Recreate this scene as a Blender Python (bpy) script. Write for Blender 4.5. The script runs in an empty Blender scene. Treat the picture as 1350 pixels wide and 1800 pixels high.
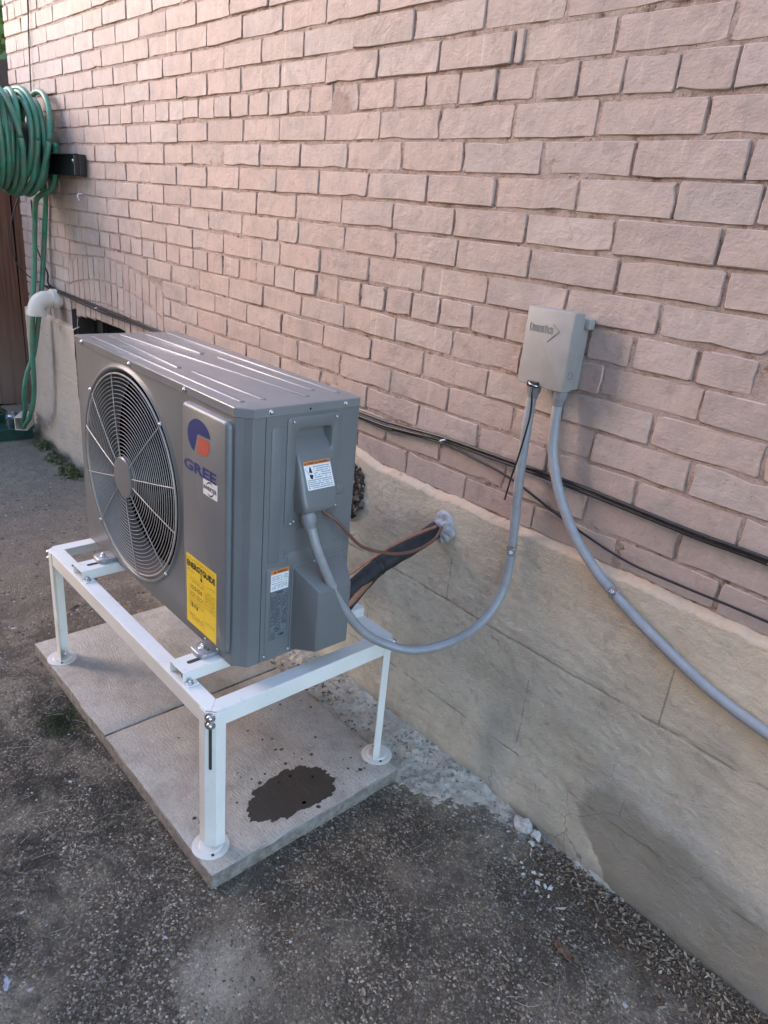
import bpy, bmesh, math, random
from mathutils import Vector, Matrix, noise
from math import sin, cos, pi, radians as R
random.seed(7)
S = bpy.context.scene
COL = S.collection

# ------------------------------------------------------------------ camera, world, light
cam = bpy.data.objects.new('camera', bpy.data.cameras.new('camera')); COL.objects.link(cam)
CM = (Matrix.Translation((1.24518, -1.42940, 1.49954)) @ Matrix.Rotation(R(46.5562), 4, 'Z')
      @ Matrix.Rotation(R(67.9523), 4, 'X') @ Matrix.Rotation(R(5.6160), 4, 'Z'))
cam.matrix_world = CM
cam.data.sensor_fit = 'VERTICAL'; cam.data.sensor_height = 24; cam.data.lens = 1266.64 / 1800 * 24
cam.data.clip_start = 0.02; cam.data.clip_end = 300
S.camera = cam

SUN_AZ = math.atan2(-0.55, -0.75)      # the low warm light comes along the drive from the far left
SUN_EL = R(26)
sd = Vector((cos(SUN_AZ) * cos(SUN_EL), sin(SUN_AZ) * cos(SUN_EL), sin(SUN_EL)))
sun = bpy.data.lights.new('sun', 'SUN'); sun.energy = 0.55; sun.angle = R(40); sun.color = (1, 0.60, 0.40)
so = bpy.data.objects.new('sun', sun); COL.objects.link(so)
so.rotation_euler = sd.to_track_quat('Z', 'Y').to_euler()
W = bpy.data.worlds.new('World'); S.world = W; W.use_nodes = True
nt = W.node_tree; nt.nodes.clear()
sky = nt.nodes.new('ShaderNodeTexSky'); sky.sky_type = 'NISHITA'; sky.sun_disc = False
sky.sun_elevation = SUN_EL; sky.sun_rotation = (pi / 2 - SUN_AZ) % (2 * pi)
sky.air_density = 1.0; sky.dust_density = 0.5; sky.ozone_density = 1.2
bg = nt.nodes.new('ShaderNodeBackground'); bg.inputs['Strength'].default_value = 0.15
wo = nt.nodes.new('ShaderNodeOutputWorld')
nt.links.new(sky.outputs[0], bg.inputs[0]); nt.links.new(bg.outputs[0], wo.inputs[0])
S.view_settings.view_transform = 'Standard'; S.view_settings.look = 'None'
S.view_settings.exposure = 2.75; S.view_settings.gamma = 1.0
S.view_settings.use_curve_mapping = False
S.cycles.use_denoising = True

# ------------------------------------------------------------------ helpers
def fbm(x, y, z=0.0, o=4):
    return noise.fractal(Vector((x, y, z)), 1.0, 2.0, o)

def tag(o, label=None, cat=None, group=None, kind=None):
    if label: o['label'] = label
    if cat: o['category'] = cat
    if group: o['group'] = group
    if kind: o['kind'] = kind
    return o

def empty(name, loc=(0, 0, 0), rz=0.0, **k):
    o = bpy.data.objects.new(name, None); COL.objects.link(o)
    o.location = loc; o.rotation_euler = (0, 0, rz); o.empty_display_size = 0.05
    return tag(o, **k)

def link(name, me, parent=None, loc=None, rot=None):
    o = bpy.data.objects.new(name, me); COL.objects.link(o)
    if parent is not None: o.parent = parent
    if loc is not None: o.location = loc
    if rot is not None: o.rotation_euler = rot
    return o

def catmull(P, n=8):
    P = [Vector(p) for p in P]
    P = [P[0] * 2 - P[1]] + P + [P[-1] * 2 - P[-2]]
    out = []
    for i in range(1, len(P) - 2):
        a, b, c, d = P[i - 1:i + 3]
        for k in range(n):
            t = k / n
            out.append(0.5 * (2 * b + (c - a) * t + (2 * a - 5 * b + 4 * c - d) * t * t + (3 * b - a - 3 * c + d) * t ** 3))
    out.append(P[-2])
    return out

class MB:
    def __init__(s): s.v = []; s.f = []; s.m = []
    def quad(s, *p, m=0):
        i = len(s.v); s.v += [tuple(q) for q in p]; s.f.append(tuple(range(i, i + len(p)))); s.m.append(m)
    def box(s, x0, x1, y0, y1, z0, z1, m=0, fn=None):
        i = len(s.v)
        P = [(x, y, z) for x in (x0, x1) for y in (y0, y1) for z in (z0, z1)]
        s.v += [tuple(fn(*p)) if fn else p for p in P]
        for q in ((0, 1, 3, 2), (4, 6, 7, 5), (0, 4, 5, 1), (2, 3, 7, 6), (0, 2, 6, 4), (1, 5, 7, 3)):
            s.f.append(tuple(i + k for k in q)); s.m.append(m)
    def rings(s, rings, closed=True, cap0=True, cap1=True, m=0):
        i = len(s.v); n = len(rings[0])
        for r in rings: s.v += [tuple(p) for p in r]
        for a in range(len(rings) - 1):
            for k in range(n if closed else n - 1):
                k2 = (k + 1) % n
                s.f.append((i + a * n + k, i + a * n + k2, i + (a + 1) * n + k2, i + (a + 1) * n + k)); s.m.append(m)
        if cap0: s.f.append(tuple(i + k for k in range(n))[::-1]); s.m.append(m)
        if cap1: s.f.append(tuple(i + (len(rings) - 1) * n + k for k in range(n))); s.m.append(m)
    def tube(s, path, r, n=10, m=0, cap=True, sx=1.0):
        path = [Vector(p) for p in path]
        rr = r if callable(r) else (lambda i: r)
        t = (path[1] - path[0]).normalized()
        u = t.orthogonal().normalized(); rings = []
        for i, p in enumerate(path):
            a = path[max(0, i - 1)]; b = path[min(len(path) - 1, i + 1)]
            t2 = (b - a)
            if t2.length > 1e-9: t2.normalize()
            else: t2 = t
            u = (u - t2 * u.dot(t2)).normalized(); w = t2.cross(u)
            q = rr(i)
            rings.append([p + (u * cos(2 * pi * k / n) * sx + w * sin(2 * pi * k / n)) * q for k in range(n)])
        s.rings(rings, True, cap, cap, m)
    def lathe(s, prof, n=16, fn=None, m=0, cap=True):
        # prof: (radius, height) list along local z
        rings = []
        for r, h in prof:
            ring = [(r * cos(2 * pi * k / n), r * sin(2 * pi * k / n), h) for k in range(n)]
            rings.append([fn(*p) for p in ring] if fn else ring)
        s.rings(rings, True, cap, cap, m)
    def plate(s, u0, u1, v0, v1, r, h, bev, fn, m=0, w0=0.0, seg=4):
        def rr(d):
            out = []; q = max(r - d, 0.0004)
            for cx, cy, a0 in ((u1 - d - q, v1 - d - q, 0), (u0 + d + q, v1 - d - q, 90), (u0 + d + q, v0 + d + q, 180), (u1 - d - q, v0 + d + q, 270)):
                for k in range(seg + 1):
                    a = R(a0 + 90 * k / seg); out.append((cx + q * cos(a), cy + q * sin(a)))
            return out
        lv = [(0, w0), (0, w0 + (h - w0) * 0.5 if bev == 0 else h - bev)]
        if bev > 0: lv += [(bev * 0.3, h - bev * 0.3), (bev, h)]
        s.rings([[fn(u, v, w) for u, v in rr(d)] for d, w in lv] if bev > 0 else [[fn(u, v, w) for u, v in rr(0)] for w in (w0, h)], True, False, True, m)
    def mesh(s, name, mats, smooth=None):
        me = bpy.data.meshes.new(name); me.from_pydata(s.v, [], s.f)
        for x in (mats if isinstance(mats, (list, tuple)) else [mats]): me.materials.append(x)
        if any(s.m): me.polygons.foreach_set('material_index', s.m)
        me.update()
        bm = bmesh.new(); bm.from_mesh(me)
        bmesh.ops.recalc_face_normals(bm, faces=bm.faces)
        bm.to_mesh(me); bm.free()
        if smooth is not None:
            me.shade_smooth() if hasattr(me, 'shade_smooth') else None
            if smooth < 180:
                me.set_sharp_from_angle(angle=R(smooth))
        return me
    def build(s, name, mats, parent=None, smooth=None, loc=None, rot=None):
        return link(name, s.mesh(name, mats, smooth), parent, loc, rot)

FRONT = lambda u, v, w: (u, -w, v)
SIDE = lambda u, v, w: (w, u, v)
TOP = lambda u, v, w: (u, v, w)

_tx = {}
def text_shape(s, height, width=None, shear=0.0, bold=0.0):
    c = bpy.data.curves.new('t', 'FONT'); c.body = s; c.size = 1.0; c.resolution_u = 2; c.offset = bold
    c.fill_mode = 'BOTH'
    o = bpy.data.objects.new('t', c); COL.objects.link(o)
    bpy.context.view_layer.update()
    me = o.evaluated_get(bpy.context.evaluated_depsgraph_get()).to_mesh()
    V = [(v.co.x, v.co.y) for v in me.vertices]; F = [tuple(p.vertices) for p in me.polygons]
    o.evaluated_get(bpy.context.evaluated_depsgraph_get()).to_mesh_clear()
    bpy.data.objects.remove(o); bpy.data.curves.remove(c)
    x0 = min(v[0] for v in V); x1 = max(v[0] for v in V); y0 = min(v[1] for v in V); y1 = max(v[1] for v in V)
    ky = height / (y1 - y0); kx = width / (x1 - x0) if width else ky
    return [((x - x0) * kx + (y - y0) * ky * shear, (y - y0) * ky) for x, y in V], F

def put_text(mb, s, u, v, height, fn, w, width=None, shear=0.0, bold=0.0, thick=0.0, m=0):
    V, F = text_shape(s, height, width, shear, bold)
    i = len(mb.v)
    mb.v += [fn(u + a, v + b, w) for a, b in V]
    for f in F: mb.f.append(tuple(i + k for k in f)); mb.m.append(m)
    if thick:
        # side walls along the outline
        ed = {}
        for f in F:
            for a, b in zip(f, f[1:] + f[:1]):
                k = (min(a, b), max(a, b)); ed[k] = ed.get(k, 0) + 1
        j = len(mb.v); mb.v += [fn(u + a, v + b, w - thick) for a, b in V]
        for (a, b), n in ed.items():
            if n == 1: mb.f.append((i + a, i + b, j + b, j + a)); mb.m.append(m)

def strip(mb, u0, u1, v0, v1, fn, w, m=0):
    mb.quad(fn(u0, v0, w), fn(u1, v0, w), fn(u1, v1, w), fn(u0, v1, w), m=m)

# ------------------------------------------------------------------ materials
class N:
    def __init__(s, name):
        s.mat = bpy.data.materials.new(name); s.mat.use_nodes = True
        s.t = s.mat.node_tree; s.b = s.t.nodes['Principled BSDF']
        g = s.t.nodes.new('ShaderNodeNewGeometry'); s.pos = g.outputs['Position']; s.isl = g.outputs['Random Per Island']
        s.nrm = g.outputs['True Normal']
    def n(s, typ, ins={}, **kw):
        x = s.t.nodes.new('ShaderNode' + typ)
        for k, v in kw.items(): setattr(x, k, v)
        for k, v in ins.items():
            if isinstance(v, bpy.types.NodeSocket): s.t.links.new(v, x.inputs[k])
            else: x.inputs[k].default_value = v
        return x
    def scale(s, vec, sc): return s.n('Mapping', {'Vector': vec, 'Scale': sc}).outputs[0]
    def noise(s, sc, det=4, rough=0.55, vec=None, dist=0.0):
        return s.n('TexNoise', {'Vector': vec or s.pos, 'Scale': sc, 'Detail': det, 'Roughness': rough, 'Distortion': dist}).outputs[0]
    def voro(s, sc, feat='F1', vec=None, out='Distance'):
        return s.n('TexVoronoi', {'Vector': vec or s.pos, 'Scale': sc}, feature=feat).outputs[out]
    def ramp(s, fac, stops):
        x = s.n('ValToRGB', {'Fac': fac}); e = x.color_ramp.elements
        while len(e) < len(stops): e.new(0.5)
        for k, (p, c) in zip(e, stops):
            k.position = p; k.color = (*c, 1) if len(c) == 3 else c
        return x.outputs[0]
    def step(s, fac, a, b): return s.n('MapRange', {'Value': fac, 'From Min': a, 'From Max': b}, clamp=True).outputs[0]
    def mix(s, fac, a, b, mode='MIX'):
        x = s.n('Mix', {}, data_type='RGBA', blend_type=mode)
        for sock, v in ((x.inputs[0], fac), (x.inputs[6], a), (x.inputs[7], b)):
            if isinstance(v, bpy.types.NodeSocket): s.t.links.new(v, sock)
            elif isinstance(v, tuple): sock.default_value = (*v, 1) if len(v) == 3 else v
            else: sock.default_value = v
        return x.outputs[2]
    def m(s, op, a, b=0.0, c=0.0):
        x = s.n('Math', {0: a, 1: b, 2: c}, operation=op); return x.outputs[0]
    def xyz(s): 
        x = s.n('SeparateXYZ', {0: s.pos}); return x.outputs[0], x.outputs[1], x.outputs[2]
    def bump(s, h, strength=1.0, dist=0.001, prev=None):
        i = {'Height': h, 'Strength': strength, 'Distance': dist}
        if prev is not None: i['Normal'] = prev
        return s.n('Bump', i).outputs[0]
    def out(s, col=None, rough=None, normal=None, metal=None, **k):
        for nm, v in (('Base Color', col), ('Roughness', rough), ('Normal', normal), ('Metallic', metal)):
            if v is None: continue
            if isinstance(v, bpy.types.NodeSocket): s.t.links.new(v, s.b.inputs[nm])
            else: s.b.inputs[nm].default_value = (*v, 1) if isinstance(v, tuple) else v
        for nm, v in k.items(): s.b.inputs[nm.replace('_', ' ')].default_value = v
        return s.mat

def simple(name, col, rough=0.5, metal=0.0, var=0.08, nsc=30, bsc=0, bd=0.0003, spec=None):
    n = N(name)
    f = n.noise(nsc, 4, 0.6)
    c = n.mix(n.step(f, 0.3, 0.7), tuple(x * (1 - var) for x in col), tuple(min(1, x * (1 + var)) for x in col))
    rg = n.m('ADD', n.m('MULTIPLY', f, 0.16), rough - 0.08)
    nb = n.bump(n.noise(bsc, 3, 0.5), 0.6, bd) if bsc else None
    k = {'Specular_IOR_Level': spec} if spec is not None else {}
    return n.out(c, rg, nb, metal, **k)

def unit_paint(name, col, rough=0.34):
    n = N(name)
    c = n.mix(n.step(n.noise(9, 4, 0.6), 0.35, 0.7), col, tuple(x * 1.1 for x in col))
    # dust
    sp = n.step(n.voro(260), 0.16, 0.10)
    sp = n.m('MULTIPLY', sp, n.step(n.noise(25, 3), 0.52, 0.62))
    c = n.mix(n.m('MULTIPLY', sp, 0.35), c, (0.34, 0.33, 0.31))
    x, y, z = n.xyz()
    up = n.n('SeparateXYZ', {0: n.nrm}).outputs[2]
    dust = n.m('MULTIPLY', n.step(up, 0.6, 0.95), n.step(n.noise(14, 5, 0.65), 0.35, 0.7))
    c = n.mix(n.m('MULTIPLY', dust, 0.10), c, (0.40, 0.37, 0.35))
    rg = n.m('ADD', n.m('MULTIPLY', n.noise(18, 5, 0.6), 0.22), rough - 0.11)
    nb = n.bump(n.noise(420, 2, 0.5), 0.25, 0.0003, n.bump(n.noise(5, 2), 0.3, 0.002))
    return n.out(c, rg, nb)

M = {}
M['unit'] = unit_paint('grey_unit_paint', (0.142, 0.15, 0.155))
M['lid'] = unit_paint('grey_lid_paint', (0.18, 0.185, 0.19), 0.2)
M['dark'] = simple('dark_interior', (0.004, 0.004, 0.0045), 0.85, spec=0.1)
M['fan'] = simple('fan_plastic', (0.0025, 0.0025, 0.0028), 0.9, spec=0.03)
M['wire'] = simple('grille_wire', (0.42, 0.405, 0.39), 0.35, 0.2)
M['zinc'] = simple('zinc_steel', (0.55, 0.56, 0.58), 0.28, 0.9, 0.15, 200)
M['castgrey'] = simple('cast_bracket', (0.30, 0.31, 0.33), 0.38, 0.5, 0.2, 90)
M['black'] = simple('black_plastic', (0.012, 0.012, 0.013), 0.38, 0, 0.2)
M['cable'] = simple('black_cable', (0.014, 0.013, 0.013), 0.42, 0, 0.4, 60)
M['blue'] = simple('blue_print', (0.025, 0.035, 0.16), 0.4)
M['red'] = simple('red_print', (0.50, 0.10, 0.06), 0.4)
M['white'] = simple('white_label', (0.72, 0.74, 0.76), 0.45, 0, 0.03)
M['yellow'] = simple('yellow_label', (0.80, 0.56, 0.03), 0.5, 0, 0.05, 20)
M['orange'] = simple('orange_label', (0.62, 0.20, 0.05), 0.45)
M['ink'] = simple('black_ink', (0.015, 0.014, 0.014), 0.5)
M['greyink'] = simple('faded_ink', (0.14, 0.15, 0.17), 0.5)
M['browntext'] = simple('brown_ink', (0.20, 0.13, 0.02), 0.5)
M['greylabel'] = simple('grey_label', (0.15, 0.17, 0.19), 0.45)
M['copper'] = simple('copper', (0.46, 0.25, 0.17), 0.4, 0.7, 0.2, 60)
M['brownwire'] = simple('brown_sheath', (0.16, 0.07, 0.048), 0.42, 0, 0.12)
M['foamtube'] = simple('black_foam_tube', (0.018, 0.019, 0.022), 0.62, 0, 0.5, 50, 140, 0.0006)
M['conduit'] = simple('grey_pvc_conduit', (0.275, 0.285, 0.30), 0.33, 0, 0.1, 40)
M['fitting'] = simple('grey_fitting', (0.23, 0.235, 0.25), 0.42, 0, 0.1, 60)
M['jbox'] = simple('box_paint', (0.275, 0.262, 0.25), 0.5, 0, 0.08, 25, 300, 0.0002)
M['pvc'] = simple('cream_pvc', (0.68, 0.60, 0.52), 0.42, 0, 0.08, 20)
M['green'] = simple('dark_green_plastic', (0.012, 0.06, 0.05), 0.35, 0, 0.2, 30)
M['rubble'] = simple('pale_stone', (0.46, 0.44, 0.41), 0.9, 0, 0.25, 70, 150, 0.002)
M['greymetal'] = simple('weathered_board', (0.10, 0.09, 0.085), 0.8, 0, 0.2, 15)
M['glassdark'] = simple('dark_window_glass', (0.01, 0.011, 0.012), 0.12)
M['winshade'] = simple('shade_dark_window', (0.035, 0.028, 0.024), 0.7)  # frame and reveal darkened to paint in the shade of the opening

def m_stand():
    n = N('white_powder_coat')
    c = n.mix(n.step(n.noise(7, 4, 0.6), 0.35, 0.7), (0.70, 0.70, 0.67), (0.77, 0.77, 0.74))
    sm = n.m('MULTIPLY', n.step(n.noise(34, 6, 0.7), 0.60, 0.74), 0.35)
    c = n.mix(sm, c, (0.36, 0.32, 0.28))
    low = n.m('MULTIPLY', n.step(n.m('ADD', n.xyz()[2], n.m('MULTIPLY', n.noise(30, 5, 0.7), 0.05)), 0.11, 0.05), 0.45)
    c = n.mix(low, c, (0.33, 0.29, 0.245))
    sp = n.m('MULTIPLY', n.step(n.voro(190), 0.13, 0.08), n.step(n.noise(21, 2), 0.5, 0.6))
    c = n.mix(sp, c, (0.22, 0.19, 0.16))
    rg = n.m('ADD', n.m('MULTIPLY', n.noise(18, 5, 0.6), 0.2), 0.3)
    return n.out(c, rg, n.bump(n.noise(500, 2), 0.2, 0.0003))
M['stand'] = m_stand()

def m_foam():
    n = N('grey_spray_foam')
    c = n.mix(n.noise(60, 4), (0.28, 0.285, 0.31), (0.50, 0.51, 0.55))
    return n.out(c, 0.45, n.bump(n.noise(90, 5, 0.7), 0.9, 0.003))
M['foam'] = m_foam()

def m_hose():
    n = N('green_garden_hose')
    c = n.mix(n.step(n.noise(14, 5, 0.65), 0.35, 0.65), (0.030, 0.165, 0.10), (0.06, 0.25, 0.165))
    c = n.mix(n.m('MULTIPLY', n.step(n.noise(17, 5, 0.75), 0.44, 0.62), 0.7), c, (0.14, 0.135, 0.085))
    return n.out(c, 0.38, n.bump(n.noise(160, 3), 0.4, 0.001))
M['hose'] = m_hose()

def m_brick(edge=False):
    n = N('painted_brick_edge' if edge else 'painted_brick')
    isl = n.n('ObjectInfo').outputs['Random']
    isl = n.m('FRACT', n.m('ADD', isl, n.isl))
    base = n.ramp(isl, [(0.0, (0.315, 0.245, 0.215)), (0.3, (0.40, 0.31, 0.268)), (0.6, (0.375, 0.275, 0.235)), (0.85, (0.43, 0.36, 0.325)), (1.0, (0.33, 0.285, 0.262))])
    xw = n.xyz()[0]
    base = n.mix(n.m('MULTIPLY', n.step(xw, -1.8, 0.9), 0.30), n.mix(0.25, base, (0.46, 0.325, 0.27)), (0.385, 0.34, 0.31))  # left pinker, right greyer: fade of the warm light painted into the colour
    base = n.mix(n.m('MULTIPLY', n.step(n.noise(3.1, 5, 0.6), 0.35, 0.68), 0.6), base, (0.38, 0.282, 0.245))
    # worn grey cast of the older paint, cloud shaped
    base = n.mix(n.m('MULTIPLY', n.step(n.noise(9, 6, 0.72, dist=0.6), 0.46, 0.66), 0.62), base, (0.27, 0.235, 0.215))
    # vertical drips of lighter paint
    st = n.noise(1.0, 5, 0.6, n.scale(n.pos, (95, 95, 2.2)))
    base = n.mix(n.m('MULTIPLY', n.step(st, 0.52, 0.78), 0.30), base, (0.50, 0.41, 0.37))
    st2 = n.noise(1.0, 2, 0.5, n.scale(n.pos, (42, 42, 1.3)))
    base = n.mix(n.m('MULTIPLY', n.step(st2, 0.67, 0.74), 0.35), base, (0.60, 0.50, 0.455))
    # grime
    gr = n.noise(26, 6, 0.75)
    base = n.mix(n.m('MULTIPLY', n.step(n.noise(15, 7, 0.8), 0.53, 0.66), 0.45), base, (0.20, 0.155, 0.135))
    scar = n.m('MULTIPLY', n.step(n.noise(21, 7, 0.8, dist=0.3), 0.64, 0.68), n.step(n.noise(3.7, 2), 0.50, 0.58))
    base = n.mix(n.m('MULTIPLY', scar, 0.8), base, (0.25, 0.145, 0.105))
    smg = n.m('MULTIPLY', n.step(n.noise(6.5, 3, 0.5), 0.60, 0.74), 0.4)
    base = n.mix(smg, base, (0.22, 0.19, 0.18))
    pit = n.m('MULTIPLY', n.step(n.voro(70), 0.13, 0.07), n.step(n.noise(11, 3), 0.52, 0.62))
    base = n.mix(n.m('MULTIPLY', pit, 0.8), base, (0.15, 0.10, 0.08))
    if edge:
        ch = n.step(n.noise(48, 5, 0.7), 0.40, 0.56)
        base = n.mix(n.m('MULTIPLY', ch, 0.75), base, (0.24, 0.15, 0.115))
    h = n.m('ADD', n.m('MULTIPLY', n.noise(38, 6, 0.62), 1.0), n.m('MULTIPLY', n.noise(210, 3, 0.6), 0.22))
    br = n.noise(1.0, 4, 0.6, n.scale(n.pos, (60, 60, 220)))
    b1 = n.bump(br, 0.5, 0.0016)
    b2 = n.bump(h, 0.9, 0.0035, n.bump(n.noise(12, 4, 0.5, dist=0.8), 0.8, 0.006, b1))
    b3 = n.bump(pit, -0.6, 0.002, b2)
    return n.out(base, n.m('ADD', n.m('MULTIPLY', gr, 0.3), 0.55), b3)
M['brick'] = m_brick(); M['brick_edge'] = m_brick(True)

def m_mortar():
    n = N('old_mortar')
    f = n.noise(30, 6, 0.7)
    c = n.ramp(f, [(0.34, (0.10, 0.058, 0.042)), (0.41, (0.25, 0.17, 0.135)), (0.49, (0.35, 0.265, 0.222)), (0.64, (0.39, 0.305, 0.262))])
    c = n.mix(n.m('MULTIPLY', n.step(n.noise(2.3, 4), 0.40, 0.62), 0.6), c, (0.36, 0.27, 0.23))
    hole = n.step(n.noise(75, 3, 0.7), 0.36, 0.27)
    c = n.mix(hole, c, (0.045, 0.03, 0.024))
    h = n.m('ADD', n.noise(60, 6, 0.7), n.m('MULTIPLY', n.noise(260, 3, 0.7), 0.3))
    return n.out(c, 0.9, n.bump(h, 1.0, 0.008))
M['mortar'] = m_mortar()

def groove(n, coord, at, hw):
    d = n.m('ABSOLUTE', n.m('SUBTRACT', coord, at))
    return n.step(d, hw, hw * 0.25)

def m_parge():
    n = N('cement_render')
    x, y, z = n.xyz()
    wob = n.m('MULTIPLY', n.m('SUBTRACT', n.noise(5, 4), 0.5), 0.02)
    zz = n.m('ADD', z, wob); xx = n.m('ADD', x, wob)
    f = n.noise(4.5, 6, 0.65)
    c = n.ramp(f, [(0.32, (0.41, 0.37, 0.295)), (0.50, (0.56, 0.505, 0.415)), (0.66, (0.66, 0.60, 0.50))])
    # greenish grey to the left and low, sand colour high and right
    tone = n.step(n.m('ADD', n.m('ADD', n.m('MULTIPLY', z, 1.1), n.m('MULTIPLY', n.m('ABSOLUTE', n.m('ADD', x, 0.2)), 0.45)), n.m('MULTIPLY', n.noise(3, 4), 0.6)), 0.75, 1.45)
    c = n.mix(n.m('MULTIPLY', tone, 0.62), c, (0.69, 0.525, 0.36))
    st = n.noise(1.0, 6, 0.7, n.scale(n.pos, (10, 10, 26)))
    c = n.mix(n.m('MULTIPLY', n.step(st, 0.5, 0.75), 0.25), c, (0.52, 0.47, 0.39))
    c = n.mix(n.m('MULTIPLY', n.step(n.noise(30, 6, 0.75), 0.53, 0.70), 0.4), c, (0.22, 0.20, 0.16))
    # pale pink paint of the far left stretch
    pk = n.step(n.m('ADD', x, n.m('MULTIPLY', n.noise(2, 3), 0.7)), -1.2, -1.9)
    c = n.mix(n.m('MULTIPLY', pk, 0.85), c, (0.56, 0.42, 0.33))
    # rim of the render: bare orange sand
    rim = n.step(n.m('ADD', zz, n.m('MULTIPLY', n.noise(20, 4), 0.03)), 0.800, 0.822)
    c = n.mix(n.m('MULTIPLY', rim, 0.6), c, (0.66, 0.45, 0.31))
    # damp stain with its pale salt edge
    edge = n.m('ADD', n.m('MULTIPLY', n.noise(7, 5, 0.55), 0.10), -0.05)
    # top outline: rises from x .56 to .70, then runs level
    xe = n.m('ADD', n.m('SUBTRACT', x, n.m('MAXIMUM', 0.0, n.m('MULTIPLY', n.m('SUBTRACT', 0.17, z), 0.85))), edge)
    sh = n.m('SQRT', n.m('MAXIMUM', 0.0, n.m('SUBTRACT', 1.0, n.m('POWER', n.m('MULTIPLY', n.m('MAXIMUM', 0.0, n.m('SUBTRACT', 0.675, xe)), 8.6), 2.0))))
    top = n.m('SUBTRACT', n.m('MULTIPLY', sh, 0.285), n.m('MULTIPLY', n.m('MAXIMUM', 0.0, n.m('SUBTRACT', x, 0.65)), 0.15))
    dd = n.m('SUBTRACT', n.m('ADD', top, n.m('MULTIPLY', edge, 0.6)), z)
    dd = n.m('SUBTRACT', dd, n.m('MULTIPLY', n.m('LESS_THAN', sh, 0.02), 0.3))
    salt = n.m('MULTIPLY', n.step(dd, -0.09, -0.01), n.step(x, 0.45, 0.62))
    c = n.mix(n.m('MULTIPLY', salt, 0.38), c, (0.47, 0.43, 0.41))
    wet = n.step(n.m('ADD', dd, n.m('MULTIPLY', n.m('SUBTRACT', n.noise(26, 6, 0.75), 0.5), 0.09)), -0.022, 0.040)
    c = n.mix(n.m('MULTIPLY', wet, n.m('ADD', 0.55, n.m('MULTIPLY', n.noise(6, 5, 0.6), 0.5))), c, (0.27, 0.225, 0.17))
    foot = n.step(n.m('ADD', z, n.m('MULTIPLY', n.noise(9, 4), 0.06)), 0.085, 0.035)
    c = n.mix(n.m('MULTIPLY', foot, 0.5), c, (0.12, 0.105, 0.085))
    # scored lines of the imitation block work
    seg = n.step(n.noise(6, 3), 0.44, 0.50)
    c = n.mix(n.m('MULTIPLY', n.step(n.noise(3.3, 7, 0.75), 0.50, 0.66), 0.40), c, (0.33, 0.315, 0.28))
    g = groove(n, zz, 0.507, 0.0045)
    g2 = groove(n, zz, 0.185, 0.004)
    g = n.m('MAXIMUM', g, n.m('MULTIPLY', g2, seg))
    for xa, z0, z1 in ((0.055, 0.50, 0.64), (0.725, 0.50, 0.655), (0.375, 0.22, 0.42), (-0.27, 0.2, 0.5), (-0.62, 0.5, 0.8), (1.06, 0.2, 0.5)):
        v = n.m('MULTIPLY', groove(n, xx, xa, 0.0035), n.m('MULTIPLY', n.m('GREATER_THAN', z, z0), n.m('LESS_THAN', z, z1)))
        g = n.m('MAXIMUM', g, v)
    g = n.m('MULTIPLY', n.m('MULTIPLY', g, n.m('SUBTRACT', 1.0, pk)), n.step(n.noise(17, 3), 0.34, 0.50))
    # hairline cracks
    cr = n.m('MULTIPLY', n.step(n.voro(5.5, 'DISTANCE_TO_EDGE', n.n('Mix', {0: 0.06, 4: n.pos, 5: n.n('TexNoise', {'Vector': n.pos, 'Scale': 16.0}).outputs[1]}, data_type='VECTOR').outputs[1]), 0.008, 0.002), n.step(n.noise(2.6, 3), 0.54, 0.62))
    c = n.mix(n.m('MULTIPLY', n.m('MAXIMUM', g, cr), 0.6), c, (0.13, 0.11, 0.09))
    h = n.m('ADD', n.m('MULTIPLY', n.noise(24, 8, 0.72, dist=0.3), 1.0), n.m('MULTIPLY', n.noise(170, 5, 0.8), 0.5))
    sw = n.noise(1.0, 6, 0.7, n.n('Mapping', {'Vector': n.pos, 'Rotation': (0, R(18), 0), 'Scale': (22, 22, 80)}).outputs[0])
    sw = n.m('MULTIPLY', sw, n.step(n.noise(3.5, 3), 0.42, 0.62))
    b = n.bump(sw, 0.7, 0.006)
    b = n.bump(h, 0.9, 0.008, b)
    b = n.bump(n.m('MAXIMUM', g, cr), -0.9, 0.004, b)
    return n.out(c, n.m('SUBTRACT', 0.9, n.m('MULTIPLY', wet, 0.28)), b)
M['parge'] = m_parge()

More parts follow.
